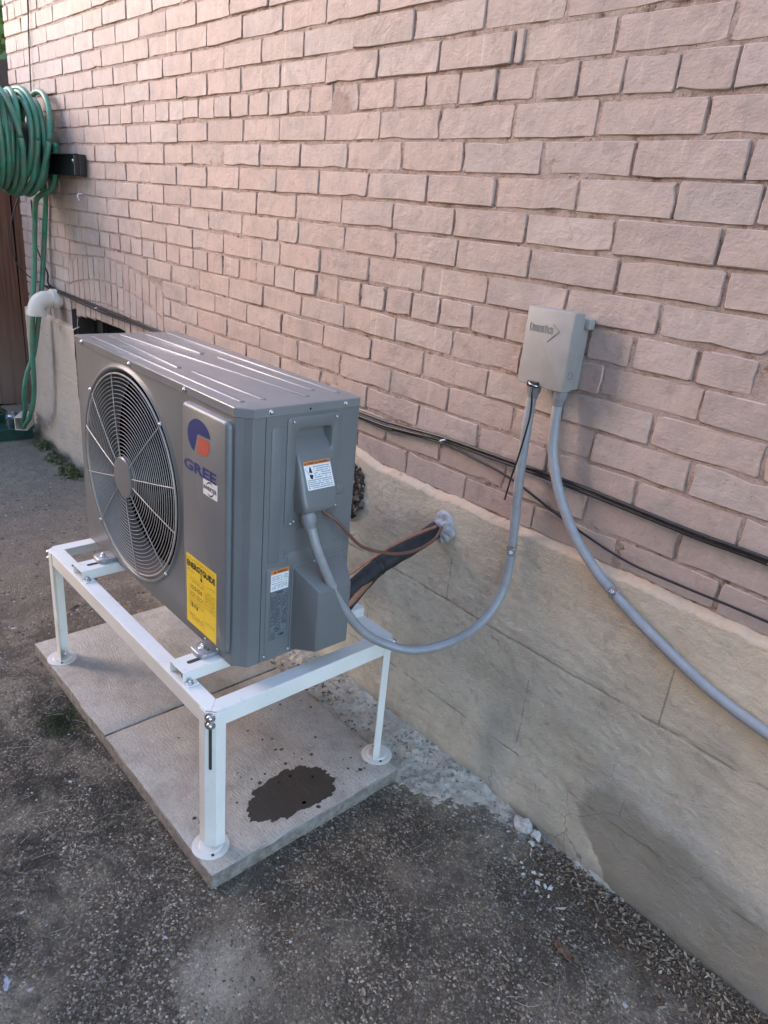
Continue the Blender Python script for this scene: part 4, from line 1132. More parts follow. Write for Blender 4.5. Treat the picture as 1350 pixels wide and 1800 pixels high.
# ------------------------------------------------------------------ conduits
def ribbed(path, r, name, mat, parent, n=14, rib=0.00035):
    P = catmull(path, 40)
    # resample evenly
    out = [P[0]]; acc = 0; step = .0022
    for a, b in zip(P, P[1:]):
        d = (b - a).length; 
        while acc + d >= step:
            t = (step - acc) / d; a = a.lerp(b, t); out.append(a); d = (b - a).length; acc = 0
        acc += d
    mb = MB(); mb.tube(out, lambda i: r + (rib if i % 3 == 0 else -rib * .5), n); return mb.build(name, mat, parent, 180), out
def connector(parent, p, d, r, name='connector'):
    d = Vector(d).normalized(); q = d.to_track_quat('Z', 'Y'); p = Vector(p)
    fn = lambda x, y, z: tuple(p + q @ Vector((x, y, z)))
    mb = MB(); mb.lathe([(r * 1.25, 0), (r * 1.30, .004), (r * 1.45, .006), (r * 1.45, .022), (r * 1.30, .026), (r * 1.12, .030), (r * 1.1, .038), (r, .040)], 20, fn)
    return mb.build(name, M['fitting'], parent, 35)
def clamp(parent, p, d, r, screw_dir):
    d = Vector(d).normalized(); q = d.to_track_quat('Z', 'Y'); p = Vector(p)
    fn = lambda x, y, z: tuple(p + q @ Vector((x, y, z)))
    mb = MB(); mb.lathe([(r * 1.02, -.006), (r * 1.16, -.006), (r * 1.16, -.003), (r * 1.10, 0), (r * 1.16, .003), (r * 1.16, .006), (r * 1.02, .006)], 20, fn, cap=False)
    s = Vector(screw_dir).normalized(); c = p + s * (r + .010); c.y = -.030
    mb.box(min(p.x + s.x * r * .8, c.x + s.x * .008), max(p.x + s.x * r * .8, c.x + s.x * .008), -.034, -.031, c.z - .008, c.z + .008)
    o = mb.build('strap', M['zinc'], parent, 40)
    place(BOLT, 'bolt', o, (c.x, -.034, c.z), (0, -1, 0)); return o
CR = .0118
c1 = empty('flexible_conduit', (.243, -.04, 1.158), 0, label='grey flexible conduit looping from the box down to the side of the unit', cat='conduit', group='grey flexible conduits')
OFF1 = Vector((.243, -.04, 1.158))
PL = [(.243, -.04, 1.150), (.244, -.042, 1.115), (.247, -.045, 1.06), (.252, -.046, .93), (.264, -.045, .765), (.269, -.055, .667), (.267, -.08, .607), (.252, -.12, .551), (.210, -.17, .497), (.158, -.24, .471), (.112, -.30, .485), (.086, -.36, .528), (.072, -.42, .608), (.068, -.47, .70), (.058, -.503, .780), (.042, -.514, .835)]
ribbed([Vector(p) - OFF1 for p in PL], CR, 'hose', M['conduit'], c1)
connector(c1, Vector((.243, -.038, 1.182)) - OFF1, (0, -.03, -1), CR)
connector(c1, Vector((.030, -.5155, .868)) - OFF1, (.28, 0.02, -1), CR)
cl = clamp(c1, Vector((.264, -.045, .765)) - OFF1, (.03, .0, -1), CR, (1, 0, 0))
for ob_ in (cl,): ob_.location = (0, OFF1.y * 0, 0)
c2 = empty('flexible_conduit', (.317, -.04, 1.159), 0, label='grey flexible conduit running from the box down the wall to the right', cat='conduit', group='grey flexible conduits')
OFF2 = Vector((.317, -.04, 1.159))
PR_ = [(.317, -.04, 1.15), (.319, -.041, 1.106), (.330, -.042, 1.028), (.370, -.043, .942), (.428, -.043, .863), (.498, -.045, .806), (.559, -.045, .768), (.671, -.045, .715), (.814, -.045, .661), (.94, -.045, .634), (1.15, -.045, .60), (1.5, -.045, .57)]
ribbed([Vector(p) - OFF2 for p in PR_], CR, 'hose', M['conduit'], c2)
connector(c2, Vector((.317, -.040, 1.182)) - OFF2, (0, -.03, -1), CR)
clamp(c2, Vector((.556, -.045, .7695)) - OFF2, (.8, 0, -.5), CR, (.5, 0, .85))

def thing_tube(name, P, r, mat, label, cat, group=None, n=8, sub=10, **k):
    P = [Vector(p) for p in P]; O = P[0].copy()
    mb = MB(); mb.tube(catmull([p - O for p in P], sub), r, n)
    return tag(mb.build(name, mat, None, 180, loc=O), label, cat, group)
zt_ = thing_tube('cable_tie', [(.268, -.078, 1.176), (.277, -.090, 1.165), (.280, -.088, 1.140), (.278, -.085, 1.10), (.263, -.08, 1.013), (.249, -.075, .958), (.232, -.065, .886)], .0022, M['black'], 'long black cable tie dangling from the bottom of the disconnect box', 'cable tie', n=6)

# cables along the wall
thing_tube('black_cable', [(-3.17, -.02, .977), (-2.94, -.02, .970), (-2.69, -.021, .966), (-2.46, -.02, .962), (-2.22, -.02, .957), (-2.0, -.02, .960), (-1.6, -.02, .957), (-1.0, -.02, .950), (-.37, -.018, .946), (-.218, -.018, .951), (-.036, -.018, .964), (.128, -.018, .967), (.373, -.017, .970), (.524, -.017, .967), (.696, -.018, .963), (.832, -.018, .965), (1.3, -.018, .962), (2.2, -.018, .965)], .0050, M['cable'], 'thick black cable running level along the brick wall just above the foundation', 'cable', 'black cables along the wall', sub=14)
thing_tube('black_cable', [(-3.17, -.024, .968), (-2.9, -.026, .962), (-2.5, -.026, .950), (-2.2, -.026, .948), (-1.8, -.024, .952), (-1.0, -.022, .940), (-.37, -.018, .932), (-.218, -.018, .938), (-.036, -.014, .954), (.128, -.016, .957), (.373, -.016, .959), (.524, -.016, .957), (.70, -.016, .953), (.832, -.016, .955), (1.3, -.016, .95), (2.2, -.016, .955)], .0040, M['cable'], 'second black cable strapped close under the thick level cable', 'cable', 'black cables along the wall', sub=14)
thing_tube('black_cable', [(-3.0, -.014, .975), (-2.4, -.014, .968), (-1.4, -.014, .955), (-.38, -.0135, .925), (-.226, -.0135, .931), (-.041, -.0135, .946), (.066, -.0135, .939), (.204, -.0135, .922), (.391, -.015, .872), (.551, -.018, .843), (.688, -.018, .841), (.865, -.018, .844), (1.3, -.016, .84), (2.2, -.016, .84)], .0030, M['cable'], 'thin black cable that drops away from the others right of the conduits', 'cable', 'black cables along the wall', sub=14)
def clip(x, z, label, s=.009):
    mb = MB(); mb.tube(catmull([(-s, 0.004, -s * .4), (-s * .6, -.012, -s * .2), (s * .4, -.014, s * .3), (s, .004, s * .7)], 5), .0022, 6)
    tag(mb.build('cable_clip', M['white'], None, 180, loc=(x, -.016, z)), label, 'cable clip', 'white clips holding the wall cables')
clip(-.036, .957, 'small white clip holding the black cables between the unit and the disconnect box')
clip(-2.46, .957, 'small white clip holding the black cables below the brick arch', .011)
clip(.845, .962, 'small pale clip holding the black cables at the right edge of the photo', .010)
thing_tube('thin_black_wire', [(-3.14, -.01, 2.9), (-3.16, -.01, 2.336), (-3.184, -.01, 2.194), (-3.2075, -.012, 1.957), (-3.2, -.02, 1.80), (-3.2, -.03, 1.6), (-3.22, -.05, 1.5)], .0035, M['cable'], 'thin dark wire running up the brick wall above the hose', 'wire', n=6)
thing_tube('thin_black_wire', [(-3.16, -.012, 1.93), (-2.98, -.03, 1.93), (-2.88, -.05, 1.87), (-2.86, -.045, 1.77), (-2.92, -.03, 1.65), (-2.98, -.02, 1.53)], .004, M['cable'], 'dark wire looping out beside the coiled hose', 'wire', n=6)
thing_tube('thin_black_wire', [(-3.3, -.06, 1.50), (-3.3, -.134, 1.328), (-3.3, -.151, 1.21), (-3.3, -.139, 1.091), (-3.25, -.094, 1.021), (-3.15, -.03, .975)], .004, M['cable'], 'dark wire hanging in a wide bow below the hose coil', 'wire', n=6)
thing_tube('thin_black_wire', [(-3.3, -.03, 1.42), (-3.29, -.03, 1.218), (-3.231, -.03, 1.132), (-3.14, -.025, 1.05), (-3.15, -.02, .99), (-2.95, -.02, .968)], .0045, M['cable'], 'dark wire hanging close to the bricks behind the hanging hoses', 'wire', n=6)
# a plug of cable hook on the bricks
hkk = MB(); hkk.tube(catmull([(0, 0.01, .012), (0, -.012, .012), (.004, -.020, 0), (0, -.012, -.016), (-.01, -.006, -.018)], 6), .0035, 6)
tag(hkk.build('wall_hook', M['white'], None, 180, loc=(-2.62, -.004, 1.465)), 'small white hook on the bricks below the black bracket', 'hook')

# ------------------------------------------------------------------ refrigerant lines
ls = empty('refrigerant_line_set', (-.018, -.01, .694), 0, label='black insulated refrigerant lines with bare copper between the unit and the wall', cat='pipe')
OL = Vector((-.018, -.01, .694))
def lt_(name, P, r, mat, sub=8, n=14, jit=0):
    P = catmull([Vector(p) - OL for p in P], sub); mb = MB()
    mb.tube(P, (lambda i: r * (1 + jit * fbm(i * .35, 0, 0, 2))), n); return mb.build(name, mat, ls, 60)
lt_('insulated_tube', [(-.012, -.46, .520), (.000, -.42, .556), (.005, -.37, .594), (-.006, -.29, .624), (-.011, -.235, .645)], .0225, M['foamtube'], 10, 16, .10)
lt_('insulated_tube', [(-.0105, -.245, .641), (-.010, -.20, .655), (-.010, -.10, .680), (-.014, -.02, .704)], .0240, M['foamtube'], 10, 16, .10)
lt_('insulated_tube', [(-.022, -.44, .470), (-.008, -.385, .512), (-.014, -.34, .548), (-.030, -.27, .584), (-.045, -.2, .61), (-.03, -.14, .645)], .0165, M['foamtube'], 10, 14, .08)
lt_('copper_pipe', [(.024, -.45, .562), (.034, -.41, .584), (.034, -.375, .590), (.024, -.335, .604), (.004, -.28, .618)], .0090, M['copper'], 8)
lt_('copper_pipe', [(.010, -.45, .624), (.014, -.40, .648), (.008, -.30, .680), (.006, -.22, .702), (.006, -.14, .716), (.004, -.05, .722)], .0044, M['copper'], 8, 8)
thing_tube('brown_control_cable', [(.006, -.462, .866), (.014, -.455, .852), (.034, -.43, .829), (.041, -.40, .794), (.036, -.35, .747), (.044, -.30, .723), (.054, -.24, .706), (.056, -.17, .701), (.040, -.09, .707), (.014, -.035, .722)], .0042, M['brownwire'], 'brown sheathed cable curving from under the hood to the foam-filled wall hole', 'cable')
random.seed(5)
fo = bmesh.new()
for i in range(46):
    a = random.uniform(0, 6.28); rr_ = random.uniform(0, 1) ** .6
    c = Vector((.010 + .034 * rr_ * cos(a), -.024 - .010 * (1 - rr_) * random.random(), .718 + .042 * rr_ * sin(a)))
    bmesh.ops.create_icosphere(fo, subdivisions=3, radius=random.uniform(.008, .015) * (1.25 - .5 * rr_), matrix=Matrix.Translation(c) @ Matrix.Diagonal((random.uniform(.8, 1.3), .8, random.uniform(.8, 1.3), 1)))
for v in fo.verts:
    v.co += Vector((.004 * fbm(v.co.x * 60, v.co.z * 60, 1), .0045 * fbm(v.co.x * 110, v.co.z * 110, 5), .004 * fbm(v.co.x * 60, v.co.z * 60, 9)))
me = bpy.data.meshes.new('spray_foam'); fo.to_mesh(me); fo.free(); me.materials.append(M['foam']); me.shade_smooth()
fo_ = link('spray_foam', me); rm_ = fo_.modifiers.new('fuse', 'REMESH'); rm_.mode = 'VOXEL'; rm_.voxel_size = .0026; rm_.use_smooth_shade = True
sm2 = fo_.modifiers.new('soften', 'SMOOTH'); sm2.factor = .8; sm2.iterations = 4
tag(fo_, 'lumpy grey spray foam sealing the pipe hole in the foundation', 'sealant')

# ------------------------------------------------------------------ hose on its hanger
br = empty('hose_hanger', (-2.99, 0, 1.60), 0, label='black hose hanger bracket screwed to the bricks beside the coiled hose', cat='hose hanger')
mb = MB(); mb.box(-.34, .455, -.035, -.004, -.045, .05); mb.box(-.34, .455, -.060, -.035, .044, .05); mb.box(.449, .455, -.06, -.035, -.045, .044)
bev(mb.build('back_plate', M['black'], br), .004)
mb = MB(); mb.lathe([(.12, 0), (.12, .5), (.19, .51), (.19, .52)], 24, lambda x, y, z: (x, -.05 - z, y + .06)); mb.build('drum', M['black'], br, 40)
for p in ((.40, -.036, .02), (.42, -.036, -.02)): place(NUTD, 'screw', br, p, (0, -1, 0))
random.seed(21)
hp = []; turns = 16
cxh, czh = -3.0, 1.695
for i in range(turns * 28 + 1):
    t = i / 28; A = -pi / 2 + 2 * pi * t
    y = -.50 + .0275 * t + .010 * sin(t * 2.1) + .006 * sin(A * .5)
    rx = .150 + .018 * sin(t * 1.7) + .01 * sin(A + t); rz = .205 + .018 * sin(t * 2.3 + 1)
    if sin(A) < 0: rz += .012
    hp.append((cxh + rx * cos(A), y + .012 * cos(A * 1.0 + t), czh + rz * sin(A)))
ho = empty('garden_hose', (-3.0, -.2, 1.5), 0, label='green garden hose coiled on the wall hanger with two strands hanging to the ground', cat='garden hose')
OH = Vector((-3.0, -.2, 1.5))
def hs_(name, P, sub=0, r=.0138):
    P = [Vector(p) - OH for p in P]
    if sub: P = catmull(P, sub)
    mb = MB(); mb.tube(P, r, 10); return mb.build(name, M['hose'], ho, 180)
hs_('coil', hp)
# outer crossing loops
for (yy, ph, dx) in ((-.09, .2, .03), (-.16, 1.1, -.01), (-.24, 2.3, .02), (-.33, .5, 0)):
    L = []
    for k in range(29):
        A = 2 * pi * k / 28
        L.append((cxh + (.180 + dx) * cos(A), yy + .045 * sin(A + ph), czh + .003 + (.228) * sin(A) - (.02 if sin(A) < -.5 else 0)))
    hs_('loop', L, 3)
hs_('hanging_strand', [(-2.86, -.028, 1.70), (-2.90, -.02, 1.58), (-2.95, -.030, 1.49), (-3.0, -.060, 1.46), (-3.06, -.075, 1.43), (-3.10, -.075, 1.38), (-3.14, -.072, 1.284), (-3.16, -.090, 1.047), (-3.16, -.120, .80), (-3.16, -.137, .61), (-3.18, -.135, .475), (-3.2, -.139, .353), (-3.25, -.154, .22), (-3.42, -.155, .10)], 8)
hs_('hanging_strand', [(-3.12, -.05, 1.62), (-3.10, -.02, 1.50), (-3.10, -.018, 1.433), (-3.14, -.024, 1.258), (-3.16, -.045, 1.048), (-3.16, -.064, .925), (-3.16, -.087, .80), (-3.18, -.122, .606), (-3.2, -.163, .489), (-3.22, -.186, .369), (-3.27, -.175, .25), (-3.45, -.15, .11)], 8)

# PVC elbow out of the wall
el_ = empty('pvc_elbow_pipe', (-3.035, 0, .925), 0, label='cream PVC elbow pipe turning down where it leaves the wall', cat='pipe')
P = [(0, .03, 0)] + [(0, -.05, 0)] + [(0, -.075 - .058 * sin(R(a)), -.058 + .058 * cos(R(a))) for a in range(15, 91, 15)] + [(0, -.133, -.075)]
mb = MB(); mb.tube(P, .044, 24); mb.build('bend', M['pvc'], el_, 60)
mb = MB(); mb.lathe([(.044, 0), (.053, .002), (.053, -.030), (.050, -.033), (.045, -.033), (.044, -.002)], 28, lambda x, y, z: (x, -.133 + y, z - .055), cap=False); mb.build('socket', M['pvc'], el_, 40)
mb = MB(); mb.lathe([(.044, 0), (.053, .002), (.053, .035), (.044, .037)], 28, lambda x, y, z: (x, -.016 - z, y), cap=False); mb.build('collar', M['pvc'], el_, 40)

# green tray, downspout end and hose fitting
tr = MB(); tx0, tx1, ty0, ty1 = -3.86, -3.50, -.75, -.075
for (a, b, c, d) in ((tx0, tx1, ty0, ty0 + .012), (tx0, tx1, ty1 - .012, ty1), (tx0, tx0 + .012, ty0 + .012, ty1 - .012), (tx1 - .012, tx1, ty0 + .012, ty1 - .012)): tr.box(a, b, c, d, 0, .075)
tr.box(tx0 + .012, tx1 - .012, ty0 + .012, ty1 - .012, .01, .02); tr.box(tx0 - .01, tx1 + .01, ty1 - .0, ty1 + .01, .068, .078); tr.box(tx1, tx1 + .01, ty0, ty1 - .0001, .066, .078)
o = tr.build('planter_tray', M['green'], None); bev(o, .003); tag(o, 'dark green plastic tray on the ground by the fence', 'tray')
ds = MB()
q = Matrix.Rotation(R(-32), 3, 'Z')
f_ = lambda x, y, z: tuple(q @ Vector((x, y, z)))
for (a, b, c, d) in ((-.05, .05, -.035, -.031), (-.05, .05, .031, .035), (-.05, -.046, -.031, .031), (.046, .05, -.031, .031)): ds.box(c, d, -.12, .06, a * .8, b * .8, fn=lambda x, y, z: f_(x, y, z)) if False else ds.box(c, d, -.06, .10, a * .8 + .04, b * .8 + .04, fn=lambda x, y, z: f_(y, x, z))
tag(ds.build('downspout_end', M['pvc'], None, loc=(-3.50, -.115, .085)), 'open end of a cream rectangular downspout beside the green tray', 'downspout')
hf = MB(); hf.lathe([(.018, -.08), (.026, -.06), (.026, -.02), (.034, 0), (.034, .02), (.020, .03), (.020, .06)], 14, lambda x, y, z: (x * .9 + z * .3, y, z * .9 + .03)); 
tag(hf.build('hose_fitting', M['zinc'], None, 40, loc=(-3.55, -.185, .10)), 'grey metal hose fitting resting on the rim of the green tray', 'hose fitting')

# ------------------------------------------------------------------ fence, tree, neighbouring house
fe = empty('wooden_fence', (-4.35, -.6, 0), 0, label='brown stained board fence closing the passage behind the hose', cat='fence')
bm_ = MB(); bm_.box(-.009, .009, -.0458, .0458, 0, 1.95); bme = bm_.mesh('fence_board', M['fence'])
for i in range(44):
    y = -3.0 + i * .0945
    link('fence_board', bme, fe, (random.gauss(0, .003), y + .6, random.gauss(0.01, .006)), (random.gauss(0, .004), 0, random.gauss(0, .02)))
rl = MB()
for z in (.3, 1.7): rl.box(-.06, -.02, -2.5, 1.8, z, z + .09)
rl.build('rail', M['fence'], fe)
rl = MB(); rl.box(-.018, -.0125, -2.4, 1.75, 0, 1.93); rl.build('gap_blackout_sheet', M['dark'], fe)  # added black sheet, stands in for shade in the gaps between boards
rl = MB(); rl.box(-.02, .05, -2.5, 1.8, 2.045, 2.20); rl.build('top_beam', M['greymetal'], fe)
rl = MB(); rl.box(-.05, -.02, -2.5, 1.8, 1.90, 2.06); rl.build('shadow_board', M['fence'], fe)
def leaves(mb, n, fn, s):
    for i in range(n):
        c = fn(); 
        if c is None: continue
        u = Vector((random.gauss(0, 1), random.gauss(0, 1), random.gauss(0, .6))).normalized(); v = u.orthogonal().normalized()
        v = Matrix.Rotation(random.uniform(0, 6.28), 3, u) @ v; w = u.cross(v); k = s * random.uniform(.6, 1.3)
        mb.quad(c - v * k, c + w * k * .45, c + v * k, c - w * k * .45)
tre = empty('leafy_tree', (-7.6, 1.2, 0), 0, label='bright green leafy tree showing above the fence past the house corner', cat='tree')
mb = MB(); mb.tube(catmull([(0, 0, 0), (.05, .05, 1.2), (-.05, 0, 2.4), (.1, .1, 4)], 6), lambda i: .13 - .004 * i, 10); mb.build('trunk', M['bark'], tre, 180)
cl_ = [(random.gauss(0, .9), random.gauss(-.3, 1.3), random.uniform(2.0, 5.2), random.uniform(.35, .7)) for i in range(34)]
def fnl():
    a = random.choice(cl_); d = Vector((random.gauss(0, 1), random.gauss(0, 1), random.gauss(0, .8))).normalized() * a[3] * random.uniform(.6, 1)
    return Vector(a[:3]) + d
mb = MB(); leaves(mb, 9000, fnl, .085); mb.build('crown', M['treeleaf'], tre)
nh = empty('neighbouring_house', (-0.4, -2.82, 0), 0, label='red brick neighbouring house facing the passage, outside the picture', cat='house')  # unseen by the camera; sized and placed to block sky and bounce warm light
mb = MB(); mb.box(-2.6, 3.0, -3, 0, 0, 4.5); mb.build('wall', M['neigh'], nh)
mb = MB(); mb.rings([[(-2.7, .3, 4.5), (-2.7, -1.5, 5.8), (-2.7, -3.3, 4.5)], [(3.3, .3, 4.5), (3.3, -1.5, 5.8), (3.3, -3.3, 4.5)]], True, True, True); mb.build('roof', M['greymetal'], nh)

# ------------------------------------------------------------------ ground scatter
random.seed(99)
inslab = lambda x, y: -1.08 < x < .13 and -.83 < y < -.215
def zg(x, y):
    z = gh(x, y)
    if -.45 < y < -.012 and -1.3 < x < 1.25: z = max(z, sp(x, y)[2])
    return z
def pebble(mb, x, y, s, z=None, flat=.6, zoff=.2):
    z = zg(x, y) if z is None else z
    A = random.uniform(0, 6.28); ca, sa = cos(A), sin(A); i = len(mb.v)
    sx, sy, sz = s * random.uniform(.7, 1.2), s * random.uniform(.5, 1), s * flat * random.uniform(.6, 1)
    P = [(sx, 0, 0), (sx * .3, sy, 0), (-sx, sy * .3, 0), (-sx * .4, -sy, 0), (sx * .6, -sy * .6, 0), (sx * .1, 0, sz)]
    for a in P:
        xx = a[0] * random.uniform(.8, 1.2); yy = a[1] * random.uniform(.8, 1.2)
        mb.v.append((x + xx * ca - yy * sa, y + xx * sa + yy * ca, z + a[2] + (sz * zoff if a[2] == 0 else 0)))
    j = len(mb.v); 
    for a in P[:5]: pass
    for k in range(5):
        mb.f.append((i + k, i + (k + 1) % 5, i + 5)); mb.m.append(0)
    mb.f.append((i + 4, i + 3, i + 2, i + 1, i)); mb.m.append(0)
gm = MB()
cnt = 0
while cnt < 19000:
    if cnt < 15000: x, y = random.uniform(-1.3, 1.15), random.uniform(-1.42, -.02)
    else: x, y = random.uniform(-4, -.9), random.uniform(-1.3, -.03)
    if inslab(x, y): continue
    s = random.choice((.0010, .0014, .0016, .002, .0024, .003, .004)) * random.uniform(.8, 1.4)
    if random.random() < .02: s *= 1.7
    if x < -1.2: s *= 1.6
    if y > -.3 and x < .4 and random.random() < .5: continue
    pebble(gm, x, y, s); cnt += 1
tag(gm.build('asphalt_grit', M['grit'], None), kind='stuff')
tag(bpy.context.scene.objects['asphalt_grit'], 'loose grit scattered over the old asphalt', 'grit')

def rock(mb, c, s, seed, sub=2):
    bm = bmesh.new(); bmesh.ops.create_icosphere(bm, subdivisions=sub, radius=1)
    for v in bm.verts:
        k = 1 + .75 * fbm(v.co.x * 1.1 + seed, v.co.y * 1.1, v.co.z * 1.1, 2)
        k = min(k, .80 / max(abs(v.co.x * .8 + v.co.z * .5), abs(v.co.y), abs(v.co.z * .9 - v.co.x * .3), .1))
        v.co = Vector((v.co.x * s[0] * k, v.co.y * s[1] * k, v.co.z * s[2] * k))
    i = len(mb.v); mb.v += [tuple(v.co + Vector(c)) for v in bm.verts]
    for f in bm.faces: mb.f.append(tuple(i + v.index for v in f.verts)); mb.m.append(0)
    bm.free()
for (x, y, s, lab) in ((.462, -.055, (.030, .022, .024), 'largest pale mortar lump lying against the foot of the wall'), (.505, -.052, (.018, .014, .015), 'smaller pale mortar lump right of the largest lump'), (.515, -.082, (.010, .010, .009), 'little angular mortar bit just in front of the smaller lump')):
    mb = MB(); rock(mb, (0, 0, s[2] * .5), s, x * 30, 1 if s[0] < .012 else 2)
    tag(mb.build('mortar_lump', M['rubble'], None, 20, loc=(x, y, zg(x, y))), lab, 'stone')
mb = MB(); rock(mb, (0, 0, 0), (.0065, .0055, .004), 3, 2); pm = mb.mesh('white_pebble', M['pebble'], 180)
for (x, y, k) in ((.575, -.150, 1.1), (.600, -.165, 1.3), (.617, -.158, 1.0), (.628, -.150, 1.4), (.590, -.140, .8), (.560, -.175, .8), (.548, -.160, .7), (.612, -.185, .8), (.535, -.150, .7), (.52, -.165, .6), (.50, -.175, .6), (.640, -.175, .7), (.70, -.20, .6), (.47, -.15, .6)):
    o = link('white_pebble', pm, None, (x, y, zg(x, y) + .001), (random.uniform(-.3, .3), random.uniform(-.3, .3), random.uniform(0, 6))); o.scale = (k, k * .85, k)
    tag(o, 'small whitish pebble among the chips near the foot of the wall', 'pebble', 'whitish pebbles near the wall foot')
cr_ = MB(); random.seed(4)
for i in range(1500):
    x = random.uniform(-1.1, .62); w_ = .30 if x < 0 else max(.04, .30 - .50 * x)
    y = -w_ * random.uniform(.35, 1.35) + random.gauss(0, .016)
    if inslab(x, y) or y > -.02: continue
    r = .0012 + .006 * random.random() ** 4
    pebble(cr_, x, y, r, flat=.8)
for i in range(140):
    x = random.gauss(.50, .07); y = -.05 - abs(random.gauss(0, .05)); pebble(cr_, x, y, random.uniform(.0015, .006), flat=.8)
tag(cr_.build('mortar_crumbs', M['pebblegrey'], None), 'grey mortar crumbs along the edge of the cement strip', 'crumbs', kind='stuff')
# litter: wood chips, maple keys along the wall
lm = MB()
def chip(mb, x, y, l, w, z=None):
    z = zg(x, y) if z is None else z
    A = random.uniform(0, 6.28); d = Vector((cos(A), sin(A), random.uniform(-.35, .35))).normalized(); p = Vector((-sin(A), cos(A), random.uniform(-.4, .4))).normalized(); u = d.cross(p)
    c = Vector((x, y, z + .0015 + random.uniform(0, .003))); t = .0006
    pts = [c - d * l, c - d * l * .4 + p * w, c + d * l * .5 + p * w * .9, c + d * l, c + d * l * .3 - p * w, c - d * l * .5 - p * w]
    mb.rings([[q - u * t for q in pts], [q + u * t + Vector((0, 0, .0008)) for q in pts]], True, True, True)
for i in range(2300):
    t = random.random() ** .8; x = .50 + .72 * t
    y = -.040 - abs(random.gauss(0, .045 + .035 * t))
    if random.random() < .12: y = random.uniform(-.45, -.05)
    chip(lm, x, y, .0012 + .009 * random.random() ** 2.4, random.uniform(.0007, .0032))
for i in range(160): chip(lm, random.uniform(-.3, 1.0), random.uniform(-1.2, -.3) , random.uniform(.0015, .004), random.uniform(.0006, .0016)) if True else None
for i in range(160):
    x, y = random.uniform(-1.1, -.1), random.uniform(-1.1, -.83); chip(lm, x, y, random.uniform(.0015, .005), random.uniform(.0006, .0014))
for i in range(120): chip(lm, random.uniform(-.9, .1), random.uniform(-.205, -.10), random.uniform(.002, .008), random.uniform(.001, .003))
for i in range(46):
    t = random.random(); x = .52 + .62 * t; y = -.05 - abs(random.gauss(0, .10))
    if random.random() < .3: x, y = random.uniform(.2, 1.0), random.uniform(-.9, -.2)
    z = zg(x, y) + .001; A = random.uniform(0, 6.28); L = random.uniform(.006, .013); wd = L * random.uniform(.25, .5); cu = random.uniform(.2, .6)
    rows = []
    for a in range(6):
        u = a / 5 - .5; rr_ = []
        for b in (-1, 0, 1):
            ww = wd * (1 - 4 * u * u) ** .5 * b * .9 if abs(u) < .5 else b * .0004
            px0_, py0_ = u * 2 * L, ww
            rr_.append((x + px0_ * cos(A) - py0_ * sin(A), y + px0_ * sin(A) + py0_ * cos(A), z + cu * L * (abs(b) * .35 + 2 * u * u) + .0012 * random.random()))
        rows.append(rr_)
    lm.rings(rows, False, False, False)
tag(lm.build('dry_litter', M['litter'], None), 'dry wood chips and leaf bits gathered along the foot of the wall', 'litter', kind='stuff')
sm_ = MB()
for i in range(260):
    if i < 200: x, y = random.uniform(-.85, .05), random.uniform(-1.3, -.84)
    else: x, y = random.uniform(0, 1.0), random.uniform(-1.0, -.2)
    if inslab(x, y): continue
    A = random.uniform(0, 6.28); l = random.uniform(.006, .026); k = random.uniform(-.5, .5); P = []
    for j in range(5):
        t = j / 4 - .5; P.append((x + cos(A + k * t) * l * 2 * t, y + sin(A + k * t) * l * 2 * t, zg(x, y) + .002 + .003 * (1 - 4 * t * t) * random.random()))
    sm_.tube(P, random.uniform(.00035, .0007), 4)
tag(sm_.build('dry_straw', M['straw'], None), 'thin dry grass straws strewn on the asphalt', 'straw', kind='stuff')
thing_tube('twig', [(.125, -1.005, .004), (.140, -.995, .006), (.158, -.985, .004)], .0011, M['twig'], 'short brown twig on the asphalt in front of the stand', 'twig', n=5)
# crumpled dead leaf and pale scrap
def crumple(name, x, y, w, h, mat, lab, cat, seed, amp=.012):
    mb = MB(); rows = []
    for j in range(10):
        row = []
        for i in range(14):
            u, v = i / 13 - .5, j / 9 - .5
            env = (1 - (2 * abs(u)) ** 2) ** .5 if abs(u) < .5 else 0
            row.append((u * w + .1 * w * fbm(u * 3, v * 3, seed), v * h * (env * .8 + .08) + .25 * h * fbm(u * 4, 0, seed + 2), .003 + amp * abs(fbm(u * 4, v * 4, seed + 5))))
        rows.append(row)
    mb.rings(rows, False, False, False)
    o = mb.build(name, mat, None, 60, loc=(x, y, zg(x, y)), rot=(0, 0, random.uniform(-.4, .6)))
    m = o.modifiers.new('thickness', 'SOLIDIFY'); m.thickness = .0006
    return tag(o, lab, cat)
crumple('dead_leaf', .752, -.270, .062, .026, M['deadleaf'], 'curled dead brown leaf lying on the asphalt near the wall', 'leaf', 1, .016)
crumple('dead_leaf', .790, -.262, .034, .018, M['litter'], 'small tan leaf scrap beside the curled dead brown leaf', 'leaf', 4, .008)
crumple('withered_petal', .088, -1.249, .030, .012, M['petal'], 'pale blue withered petal on the asphalt at the lower left', 'petal', 8, .008)
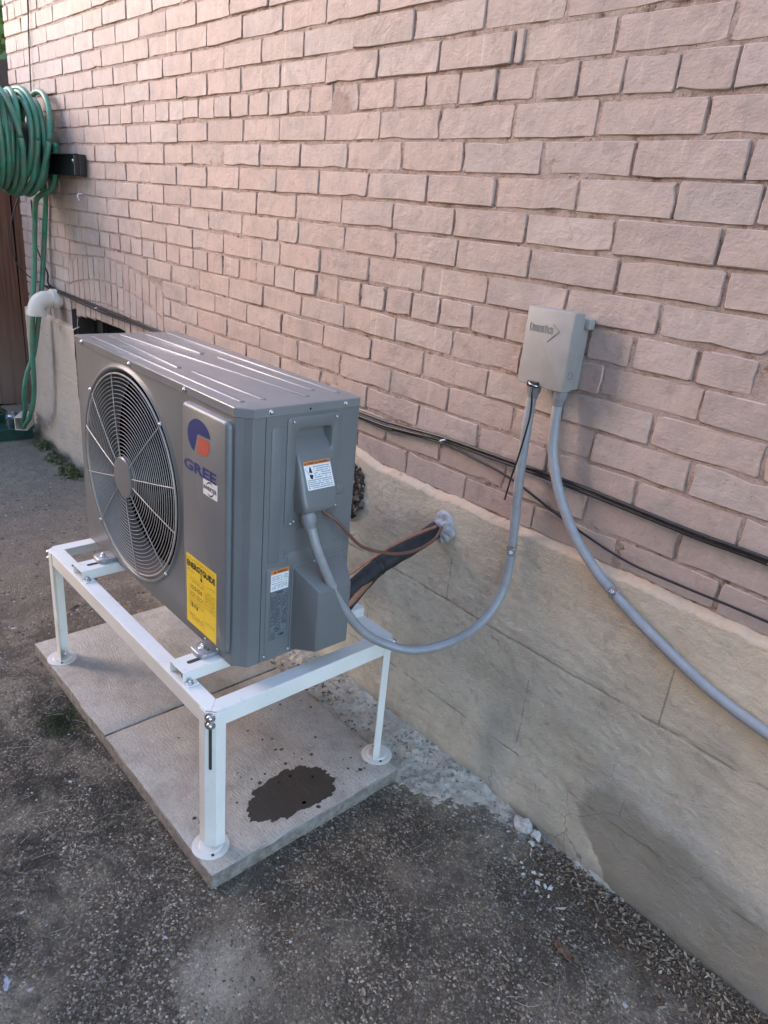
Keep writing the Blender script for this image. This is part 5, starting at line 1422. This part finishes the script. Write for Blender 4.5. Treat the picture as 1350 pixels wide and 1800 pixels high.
crumple('withered_petal', .185, -.955, .010, .006, M['petal'], 'tiny pale petal on the asphalt near the twig', 'petal', 9, .004)
# moss tuft and weeds
ms = MB()
def fm():
    a = random.uniform(0, 6.28); r = abs(random.gauss(0, .045)); x, y = -.655 + r * cos(a) * 1.3, -.885 + r * sin(a) * .9
    return None if inslab(x, y) else Vector((x, y, zg(x, y) + random.uniform(0, .004)))
leaves(ms, 2500, fm, .0028)
tag(ms.build('moss', M['mossleaf'], None), 'dark green moss on the asphalt along the left paver', 'moss', kind='stuff')
for (x, y, n, s, h, lab) in ((-3.30, -.085, 700, .10, .045, 'low weed at the foot of the render, nearest the green tray'), (-3.02, -.105, 900, .085, .05, 'middle weed tuft at the foot of the render'), (-2.74, -.115, 1100, .09, .07, 'weed clump at the foot of the wall just left of the unit'), (-4.0, -.15, 900, .14, .12, 'scruffy weeds at the fence foot behind the green tray')):
    mb = MB()
    def fw(): 
        a = random.uniform(0, 6.28); r = abs(random.gauss(0, s * .55)); return Vector((r * cos(a), r * sin(a) * .45, random.uniform(0, h) * max(.15, 1 - r / s * .6)))
    leaves(mb, n, fw, .013)
    o = empty('weed', (x, y, 0), 0, label=lab, cat='weed', group='weeds along the wall foot'); mb.build('foliage', M['leaf'], o)
    stm = MB()
    for k in range(6):
        a = random.uniform(0, 6.28); stm.tube([(0, 0, 0), (cos(a) * s * .3, sin(a) * s * .12, h * .4), (cos(a) * s * .5, sin(a) * s * .2, h * .7)], .0015, 4)
    stm.build('stem', M['twig'], o)
gs = MB()
for k in range(9):
    a = random.uniform(0, 6.28); l = random.uniform(.012, .022)
    P = [Vector((cos(a) * l * t, sin(a) * l * t, .012 * sin(t * 2.2))) for t in (0, .4, .8, 1)]
    for p, q_ in zip(P, P[1:]):
        n_v = Vector((-sin(a), cos(a), 0)) * .0011; gs.quad(p - n_v, q_ - n_v * .6, q_ + n_v * .6, p + n_v)
tag(gs.build('grass_tuft', M['leaf'], None, loc=(-.19, -.93, zg(-.19, -.93))), 'tiny green grass tuft on the asphalt left of the near leg', 'grass')
